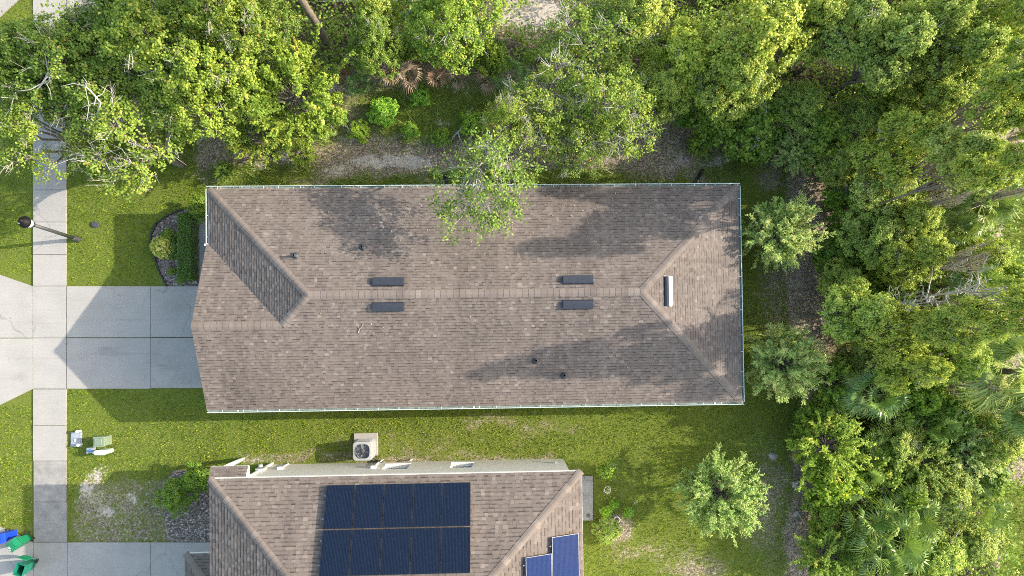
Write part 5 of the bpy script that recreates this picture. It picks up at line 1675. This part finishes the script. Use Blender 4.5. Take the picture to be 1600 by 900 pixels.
 ('bush', 950, 736, 15, 1.5, "small green sapling on the lawn at the solar house's rear corner", (1.1, 1.15, 1.2)),
 ('bush', 948, 800, 10, 0.5, "bright green clump by the patio slab", (1.4, 1.6, 0.9)),
 ('bush', 961, 788, 8, 0.5, "tiny bright green plant behind the patio clump", (1.2, 1.5, 0.9)),
 ('bush', 983, 800, 9, 0.4, "tiny green plant out on the lawn right of the patio", (1.0, 1.3, 0.9)),
 ('bush', 948, 832, 22, 0.6, "straggly pale plant below the hose coil by the patio", (1.2, 1.1, 1.5)),
 # front garden plants
 ('bush', 306, 749, 24, 1.5, "bright glossy shrub at the front corner of the solar house", (0.9, 1.0, 0.8)),
 ('bush', 272, 776, 28, 1.3, "dark rounded shrub in the shaded bed before the solar house", DK),
 ('bush', 312, 326, 20, 1.1, "dark clipped shrub by the entry walk under the gutter", DK),
 ('bush', 262, 366, 12, 0.6, "small dark plant behind the variegated shrub", DK),
 ('bush', 285, 424, 8, 0.5, "small green plant at the lower end of the mulch bed", MID),
 ('bush', 267, 424, 7, 0.4, "tiny dark plant near the mulch bed edging", DK),
 ('bush', 282, 438, 7, 0.3, "tiny plant by the driveway edge in the mulch bed", DK),
]
for t in TREES:
    kind, px, py, r, z, lab, tint = t
    grp = {'deadpalm': "dead palmettos in a row", 'palmetto': "palmettos", 'feather': "feathery yard trees"}.get(kind)
    place(kind, px, py, r, z, lab, tint, group=grp)

for (kind, px, py, r, z, lab, zc) in [
    ('snag', 1500, 405, 34, 7.5, "long snag draped with grey moss between the round tree and the far lawn", 0.8),
    ('snag', 1545, 265, 31, 8, "mossy snag below the yellow green trees at the upper right", 0.8),
    ('snag', 1590, 215, 31, 8.5, "mossy grey snag at the right edge under the upper crowns", 0.8),
    ('snag', 1570, 305, 27, 7, "mossy snag beside the far lawn strip", 0.8),
    ('snag', 1475, 315, 26, 7, "short mossy snag left of the fan palm", 0.8),
    ('snag', 1530, 605, 24, 5, "short mossy snag at the foot of the large fan palm", 0.8),
    ('baretree', 1540, 465, 56, 9.5, "dead tree with bare white branches spread over the woods", 0.9),
    ('baretree', 1465, 470, 34, 8.5, "smaller dead tree with bare white twigs beside the round crowned tree", 0.9),
    ('baretree', 1600, 440, 44, 10, "bare dead tree reaching out past the right edge", 0.9)]:
    place(kind, px, py, r, z, lab, (1, 1, 1), zc=zc, group="dead trees in the right hand woods")

# variegated shrub and clipped hedge
def clipped(name, label, cat, px, py, size, h, n, mat, L, W, rz=0.0, round_=False, seed=1, color=(1, 1, 1), soft=0.05):
    rng = np.random.default_rng(seed)
    o = empty(name, U(px, py), rz, label, cat)
    sx, sy = size
    if round_:
        d = rng.normal(size=(n, 3)); d[:, 2] = np.abs(d[:, 2]); d = norm(d)
        C = d * np.array([sx / 2, sy / 2, h]) * rng.uniform(0.72, 1.04, n)[:, None]; NN = norm(d * 0.8 + [0, 0, 0.5] + rng.normal(size=(n, 3)) * 0.5)
    else:
        C = rng.uniform(-0.5, 0.5, (n, 3)) * np.array([sx, sy, 0]); C[:, 2] = h * rng.random(n)
        face = rng.random(n)
        C[face < 0.5, 2] = h * (1 + rng.normal(0, soft, (face < 0.5).sum()))
        m = (face >= 0.5) & (face < 0.75); C[m, 0] = np.sign(C[m, 0]) * sx / 2 * rng.uniform(0.85, 1.05, m.sum())
        m = face >= 0.75; C[m, 1] = np.sign(C[m, 1]) * sy / 2 * rng.uniform(0.95, 1.03, m.sum())
        NN = norm(np.array([0, 0, 0.9]) + rng.normal(size=(n, 3)) * 0.6)
    me = leaf_mesh("foliage", C, NN, L * rng.uniform(0.7, 1.3, n), W, rng.normal(0.5, 0.2, n), rng, mat)
    f = link(bpy.data.objects.new("foliage", me), o); f.color = (*color, 1)
    tb = Tubes()
    for k in range(10 if round_ else 14):
        a = np.array([rng.uniform(-0.25, 0.25) * sx, rng.uniform(-0.4, 0.4) * sy, 0.0]); e = a * 1.4 + np.array([0, 0, h * 0.8])
        if round_: a *= 0.2; e = np.array([rng.uniform(-0.4, 0.4) * sx, rng.uniform(-0.4, 0.4) * sy, h * 0.75])
        tb.add([a, (a + e) / 2, e], [0.02, 0.015, 0.006], 5)
    link(bpy.data.objects.new("stem", tb.mesh("stem", M['bark'])), o)
    return o
clipped("variegated_shrub", "round yellow variegated shrub in the front mulch bed", "shrub", 259, 387, (1.15, 1.1), 0.8, 800, M['croton_leaf'], 0.16, 0.075, round_=True, seed=3)
clipped("rounded_shrub", "dark green shrub hugging the variegated shrub on its house side", "shrub", 272, 387, (0.9, 1.15), 0.55, 700, M['hedge_leaf'], 0.11, 0.07, round_=True, seed=4)
clipped("clipped_hedge", "narrow clipped green hedge between the mulch bed and the entry walk", "hedge", 299.5, 388, (0.60, 2.95), 0.75, 6500, M['hedge_leaf'], 0.075, 0.05, seed=5)

# oak bough hanging over the north gutter: a tree rooted beside the wall, its limb out over the roof
def overhang():
    rng = np.random.default_rng(77)
    b0 = P(772, 262, 0)
    o = empty("overhanging_oak", (b0.x, b0.y, 0), 0, "thin leafy oak bough reaching over the gutter onto the main roof", "tree")
    tgt = []
    for (px, py, z) in ((700, 262, 5.7), (715, 300, 6.0), (690, 325, 5.8), (700, 345, 5.8), (735, 275, 6.3), (745, 315, 6.4), (750, 345, 6.3), (765, 330, 6.5), (760, 352, 6.1), (785, 335, 6.4), (790, 300, 6.5), (805, 285, 6.3), (775, 280, 6.7), (742, 250, 6.3), (770, 250, 6.8), (800, 265, 6.7), (725, 330, 6.1), (800, 330, 6.3), (820, 265, 6.0), (720, 280, 5.7), (755, 295, 6.7), (760, 225, 6.4), (790, 235, 6.5), (735, 236, 6.0), (812, 250, 6.3)):
        w = P(px, py, z); tgt.append(np.array([w.x - b0.x, w.y - b0.y, z]))
    tb = Tubes(); C = []; NN = []; T = []
    fork = np.array([0.0, 0.0, 3.8]); tb.add(wander((0, 0, -0.1), fork, 4, 0.05, rng), [0.14, 0.12, 0.11, 0.10], 8)
    mids = [np.array([-1.0, -0.6, 5.4]), np.array([0.1, -1.0, 5.9]), np.array([0.5, -0.4, 5.9]), np.array([-0.6, -1.4, 5.7])]
    for m in mids: tb.add(wander(fork, m, 4, 0.06, rng), [0.07, 0.06, 0.045, 0.035], 6)
    for t_ in tgt:
        m = min(mids, key=lambda q: np.linalg.norm(q - t_))
        p = wander(m, t_, 5, 0.08, rng); tb.add(p, np.linspace(0.034, 0.009, 5), 5)
        nc = 8
        for k in range(nc):
            c = t_ + rng.normal(size=3) * np.array([0.34, 0.34, 0.16])
            tb.add([p[3], (p[3] + c) / 2 + rng.normal(size=3) * 0.04, c], [0.010, 0.007, 0.004], 3)
            q = rng.integers(12, 26); off = rng.normal(size=(q, 3)) * np.array([0.12, 0.12, 0.08])
            C.append(c + off); NN.append(norm(np.array([0.2, 0, 0.8]) + rng.normal(size=(q, 3)) * 0.6)); T.append(rng.normal(0.5, 0.1) + rng.normal(0, 0.14, q))
    C = np.concatenate(C); NN = np.concatenate(NN); T = np.concatenate(T)
    f = link(bpy.data.objects.new("crown", leaf_mesh("crown", C, NN, 0.11 * rng.uniform(0.7, 1.3, len(C)), 0.075, np.clip(T, 0, 0.96), rng, M['oak_leaf'])), o)
    f.color = (0.74, 0.84, 0.84, 1)
    link(bpy.data.objects.new("trunk", tb.mesh("trunk", M['grey_twig'])), o)
overhang()

# tall pines whose tops stand outside the frame: trunk in view, crown above and beyond
def pine(base_px, h, cr, zlo, label, seed, ncl=60, rad=0.22, name="pine_tree", color=(0.8, 0.85, 0.9)):
    rng = np.random.default_rng(seed)
    b0 = P(base_px[0], base_px[1], 0)
    o = empty(name, (b0.x, b0.y, 0), 0, label, "tree")
    tb = Tubes(); tb.add(wander((0, 0, -0.1), (0.0, 0.0, h), 9, 0.06, rng), np.linspace(rad, rad * 0.35, 9), 10)
    C = []; NN = []; T = []
    for k in range(ncl):
        z = rng.uniform(zlo, h); a = rng.uniform(0, 6.28); r = cr * rng.uniform(0.2, 1.0) * (0.45 + 0.55 * math.sin(math.pi * min(1, (z - zlo) / (h - zlo) * 0.8 + 0.15)))
        e = np.array([r * math.cos(a), r * math.sin(a), z + 0.2 * r])
        tb.add(wander((0, 0, z - 0.2), e, 4, 0.06, rng), [0.05, 0.04, 0.025, 0.012], 4)
        q = 90; off = rng.normal(size=(q, 3)) * np.array([0.42, 0.42, 0.22])
        C.append(e + off); NN.append(norm(np.array([0, 0, 0.5]) + rng.normal(size=(q, 3)))); T.append(rng.normal(0.4, 0.12, q))
    C = np.concatenate(C); NN = np.concatenate(NN); T = np.concatenate(T)
    f = link(bpy.data.objects.new("crown", leaf_mesh("crown", C, NN, 0.30 * rng.uniform(0.7, 1.3, len(C)), 0.07, np.clip(T, 0, 0.96), rng, M['oak_leaf'])), o)
    f.color = (*color, 1)
    link(bpy.data.objects.new("trunk", tb.mesh("trunk", M['pine_bark'])), o)
pine((523, 88), 13.0, 1.8, 9.0, "tall pine whose bare trunk slants out past the top edge", 31, rad=0.2)

# fallen branch in the rough strip
def fallen():
    rng = np.random.default_rng(5)
    b0 = U(730, 205)
    o = empty("fallen_branch", b0, 0, "bleached forked branch lying in the rough strip above the overhanging bough", "branch")
    def L(px, py, z): 
        w = P(px, py, z); return np.array([w.x - b0.x, w.y - b0.y, z])
    tb = Tubes(); tb.add([L(752, 183, 0.35), L(736, 190, 0.4), L(722, 200, 0.35), L(708, 214, 0.25), L(705, 222, 0.1)], [0.045, 0.05, 0.04, 0.03, 0.015], 7)
    link(bpy.data.objects.new("limb", tb.mesh("limb", M['grey_twig'])), o)
    for pts in ([L(736, 190, 0.4), L(738, 205, 0.5), L(732, 222, 0.3)], [L(716, 206, 0.3), L(718, 216, 0.35), L(724, 226, 0.2)], [L(765, 206, 0.6), L(760, 222, 0.55), L(751, 234, 0.4)]):
        tb = Tubes(); tb.add(pts, [0.03, 0.025, 0.01], 6); link(bpy.data.objects.new("side_branch", tb.mesh("side_branch", M['grey_twig'])), o)
fallen()
def dead_bough(pts_px, label, rad):
    rng = np.random.default_rng(int(pts_px[0][0]))
    b0 = U(pts_px[0][0], pts_px[0][1])
    w = [P(x, y, z) for x, y, z in pts_px]
    base_ = Vector((w[0].x, w[0].y, 0))
    o = empty("dead_bough", base_, 0, label, "branch")
    L = [np.array([p.x - base_.x, p.y - base_.y, p.z]) for p in w]
    tb = Tubes(); tb.add(L, np.linspace(rad, rad * 0.4, len(L)), 6); 
    for k in range(10):
        i = rng.integers(1, len(L)); p = L[i] + (L[i - 1] - L[i]) * rng.random(); e = p + rng.normal(size=3) * np.array([0.5, 0.5, 0.15])
        tb.add([p, (p + e) / 2 + rng.normal(size=3) * 0.06, e], [rad * 0.4, rad * 0.3, rad * 0.12], 4)
    link(bpy.data.objects.new("limb", tb.mesh("limb", M['grey_twig'])), o)
dead_bough([(45, 157, 0.0), (47, 152, 4.6), (68, 128, 5.8), (76, 112, 6.1), (72, 100, 6.2)], "bleached dead bough rising from the oaks near the left edge", 0.05)
dead_bough([(30, 165, 0.0), (42, 160, 4.4), (22, 153, 5.2), (2, 152, 5.4)], "bleached dead bough pointing at the left edge over the sidewalk oak", 0.04)
dead_bough([(165, 175, 0.0), (150, 190, 5.2), (157, 160, 6.2), (140, 140, 6.4), (132, 134, 6.4)], "bundle of pale dead limbs in the middle of the top left oaks", 0.05)

# garden hose coil, pot, patio drain
o = empty("garden_hose", U(963.5, 812), 0, "pale coiled garden hose on the lawn by the patio", "hose")
bm = bmesh.new(); torus_ring(bm, 0.15, 0.018, 0.03, 0); torus_ring(bm, 0.13, 0.018, 0.06, 0.01); bm_obj("coil", bm, M['white_paint'], o, smooth=True)
bm = bmesh.new(); b_cyl(bm, (-0.15, 0.02, 0.04), (-0.42, -0.05, 0.03), 0.016, 0.016, 8); bm_obj("loose_end", bm, M['white_paint'], o, smooth=True)
o = empty("flower_pot", U(948, 763.5), 0, "small white pot with a dry plant on the lawn above the patio plants", "pot")
bm = bmesh.new(); b_lathe(bm, [(0.10, 0.0), (0.14, 0.24), (0.16, 0.24), (0.16, 0.28), (0.13, 0.28), (0.12, 0.22)], 20, cap=False); bm_obj("pot", bm, M['white_paint'], o, smooth=True)
rng = np.random.default_rng(9); n = 90
C = rng.normal(size=(n, 3)) * np.array([0.14, 0.14, 0.10]) + np.array([0.04, 0.02, 0.38])
link(bpy.data.objects.new("plant", leaf_mesh("plant", C, norm(rng.normal(size=(n, 3)) + [0, 0, 0.6]), 0.10, 0.045, rng.normal(0.6, 0.2, n), rng, M['weed'])), o)
o = empty("floor_drain", Vector((P(919, 805).x, P(919, 805).y, 0.062)), 0, "small round black drain set in the patio slab", "drain")
bm = bmesh.new(); b_lathe(bm, [(0.09, 0), (0.09, 0.012), (0.05, 0.012)], 18); bm_obj("ring", bm, M['black_metal'], o)
bm = bmesh.new()
for k in range(4): b_box(bm, (-0.045 + 0.03 * k, 0, 0.016), (0.012, 0.09, 0.006))
bm_obj("grate", bm, M['grey_plastic'], o)
# pale stones and litter lumps on the path by the woods
for (px, py, s, lab) in ((1207, 712, 0.16, "pale stone on the shaded path left of the bright feathery shrub"), (1243, 757, 0.20, "pale stone on the path left of the lime green shrub"), (1244, 803, 0.14, "pale stone on the path above the bottom edge"), (991, 786, 0.05, "tiny white stone on the back lawn")):
    bm = bmesh.new(); bmesh.ops.create_icosphere(bm, subdivisions=3, radius=s)
    for v in bm.verts:
        k = 1 + 0.25 * math.sin(v.co.x * 17 + px) * math.cos(v.co.y * 13 + py); v.co *= k; v.co.z *= 0.35
    ob = bm_obj("stone", bm, M['concrete'], loc=U(px, py) + Vector((0, 0, 0.01)), smooth=True); tag(ob, lab, "stone")

# ------------------------------------------------------------------ lawn, wild grass, undergrowth (uncountable stuff)
def blades(n_try, dens, name, h, w, mat, seed, straw_bias=0.0, region=(-30, 34, -16, 22), lean=0.9):
    rng = np.random.default_rng(seed)
    X = rng.uniform(region[0], region[1], n_try); Y = rng.uniform(region[2], region[3], n_try)
    px, py, lawn, sand, dry = covers(X, Y)
    keep = rng.random(n_try) < dens(px, py, lawn, sand)
    for (x0, y0, x1, y1) in NOGRASS:
        e = rng.normal(0.3, 1.3, n_try)
        keep &= ~((px > x0 - e) & (px < x1 + e) & (py > y0 - e) & (py < y1 + e))
    # nothing grows under the houses
    for (mat4, ax, ay) in ((HM, hx - 0.3, hy - 0.3), (HM2, x2 - 0.45, y2 - 0.5)):
        inv = mat4.inverted()
        lx = inv[0][0] * X + inv[0][1] * Y + inv[0][3]; ly = inv[1][0] * X + inv[1][1] * Y + inv[1][3]
        keep &= ~((np.abs(lx) < ax) & (np.abs(ly) < ay))
    X, Y, dry, lawn = X[keep], Y[keep], dry[keep], lawn[keep]
    n = len(X)
    a = rng.uniform(0, 6.283, n); le = rng.uniform(0.2, 1.0, n) * lean
    clump = 0.6 * vnoise(X * 5.0 + 40, Y * 5.0 + 80) + 0.4 * vnoise(X * 10 + 40, Y * 10 + 20)
    H = h * rng.uniform(0.6, 1.25, n) * (0.45 + 1.1 * clump) * (1.0 if h < 0.2 else 0.5 + 1.6 * (vnoise(X * 2.2, Y * 2.2 + 30) > 0.55))
    base_ = np.stack([X, Y, np.full(n, -0.03)], -1)
    d = np.stack([np.cos(a) * np.sin(le), np.sin(a) * np.sin(le), np.cos(le)], -1)
    s = np.stack([-np.sin(a), np.cos(a), np.zeros(n)], -1) * (w * rng.uniform(0.6, 1.3, n))[:, None]
    V = np.stack([base_ - s, base_ + s, base_ + d * H[:, None] * 1.0], 1).reshape(-1, 3)
    patch = fbm(X * 1.6 + 3, Y * 1.6 + 7, 3)
    
    tint = 0.36 + (patch - 0.5) * 0.55 + (clump - 0.5) * 0.9 + rng.normal(0, 0.06, n)
    sc_ = vnoise(X * 8.0 + 11, Y * 8.0 + 5) * 0.65 + rng.random(n) * 0.35
    thr = np.clip(dry * 0.60 + straw_bias + (0.75 - lawn) * 0.25, 0, 0.9)
    st = sc_ < thr * 0.74
    tint = np.where(st, rng.uniform(0.62, 0.86, n) - 0.12 * (sc_ / np.maximum(thr, 0.05)), np.clip(tint, 0, 0.60))
    me = mesh_from(name, V, np.arange(3 * n).reshape(-1, 3), tint=tint, mat=mat, tris=True)
    o = link(bpy.data.objects.new(name, me)); tag(o, kind="stuff")
    return o
lawn_o = blades(760000, lambda px, py, l, s: np.where((px > -70) & (px < 1680) & (py > -60) & (py < 960), np.clip((l - 0.18) * 1.4, 0, 1) * (1 - 0.75 * s), 0.12 * l), "lawn_grass", 0.08, 0.019, M['blade'], 1)
tag(lawn_o, "short coarse lawn grass around the houses", "grass", kind="stuff")
wild = blades(260000, lambda px, py, l, s: np.where((px > 300) & (px < 1300) & (py < 292), 0.9 * np.clip(l, 0.14, 1) * (1 - 0.8 * s), 0.0) + np.where((px >= 1180) & (px < 1300) & (py >= 200), 0.10, 0), "wild_grass", 0.26, 0.016, M['weed'], 2, straw_bias=0.12, lean=1.2)
tag(wild, "tall dry wild grass in the rough strip north of the house", "grass", kind="stuff")

def undergrowth():
    rng = np.random.default_rng(42)
    n0 = 23000
    X = rng.uniform(-24, 34, n0); Y = rng.uniform(-16, 24, n0)
    px, py, lawn, sand, dry = covers(X, Y)
    woods = np.where((px > 1285) & (px < 1562), 0.8, 0) + np.where((py < 115) & (px > 380) & (px < 1570), 0.55, 0) + np.where((py < 195) & (px > 1040) & (px < 1562), 0.4, 0) + np.where((py < 190) & (px > -100) & (px < 400), 0.3, 0)
    woods = woods * np.where((px > 770) & (px < 890) & (py < 60), 0.1, 1)
    gate = fbm(X * 0.6 + 31, Y * 0.6 + 12, 3) > 0.33
    keep = (rng.random(n0) < woods) & gate & ~((px > 50) & (px < 106)) & ~((py < 32) & (px < 240))
    X, Y = X[keep], Y[keep]
    C = []; NN = []; T = []
    for x, y in zip(X, Y):
        q = rng.integers(14, 34); z = rng.uniform(0.1, 1.9)
        off = rng.normal(size=(q, 3)) * np.array([0.24, 0.24, 0.14])
        C.append(np.array([x, y, z]) + off); NN.append(norm(np.array([0, 0, 0.9]) + rng.normal(size=(q, 3)) * 0.55)); T.append(rng.normal(0.42, 0.14) + rng.normal(0, 0.13, q))
    C = np.concatenate(C); NN = np.concatenate(NN); T = np.concatenate(T); C[:, 2] = np.maximum(C[:, 2], 0.03)
    n = len(C)
    o = link(bpy.data.objects.new("undergrowth", leaf_mesh("undergrowth", C, NN, 0.17 * rng.uniform(0.6, 1.3, n), 0.10, np.clip(T, 0, 0.95), rng, M['shrub_leaf'])))
    o.color = (0.85, 0.88, 0.82, 1)
    tag(o, "low leafy undergrowth covering the floor of the woods", "undergrowth", kind="stuff")
undergrowth()

def roof_litter():
    rng = np.random.default_rng(88)
    C = []; NN = []
    for (px, py, sx, sy, n, side) in ((640, 345, 120, 30, 70, 'N'), (760, 340, 70, 30, 70, 'N'), (930, 330, 90, 25, 40, 'N'), (560, 470, 220, 60, 25, 'S'), (1000, 590, 110, 25, 30, 'S'), (420, 330, 60, 30, 25, 'N')):
        for k in range(n):
            x = px + rng.normal() * sx * 0.6; y = py + rng.normal() * sy * 0.6
            p = hit_plane(HM, x, y, (0, 0, zr), NV[side])
            if not (-hx + 5 < p.x < hx - 5 and 0.3 < abs(p.y) < hy - 0.1 and (p.y > 0) == (side == 'N')): continue
            w = HM @ (p + NV[side] * 0.03); nn = HM.to_3x3() @ NV[side]
            C.append(w); NN.append(nn)
    # caught in the gutters
    for k in range(220):
        x = rng.uniform(-hx + 0.3, hx - 0.2) if rng.random() < 0.5 else rng.normal(-0.5, 2.5)
        x = min(hx - 0.2, max(-hx + 0.3, x))
        C.append(HM @ Vector((x, yn + rng.uniform(0.02, 0.09), ZE - 0.06))); NN.append(Vector((0, 0, 1)))
    C = np.array(C); NN = norm(np.array(NN) + rng.normal(size=(len(C), 3)) * 0.15); n = len(C)
    o = link(bpy.data.objects.new("leaf_litter", leaf_mesh("leaf_litter", C, NN, 0.085 * rng.uniform(0.6, 1.3, n), 0.04, rng.random(n), rng, M['dead_palm'])))
    tag(o, "scattered dry leaves on the main roof and in its north gutter", "leaves", kind="stuff")
roof_litter()
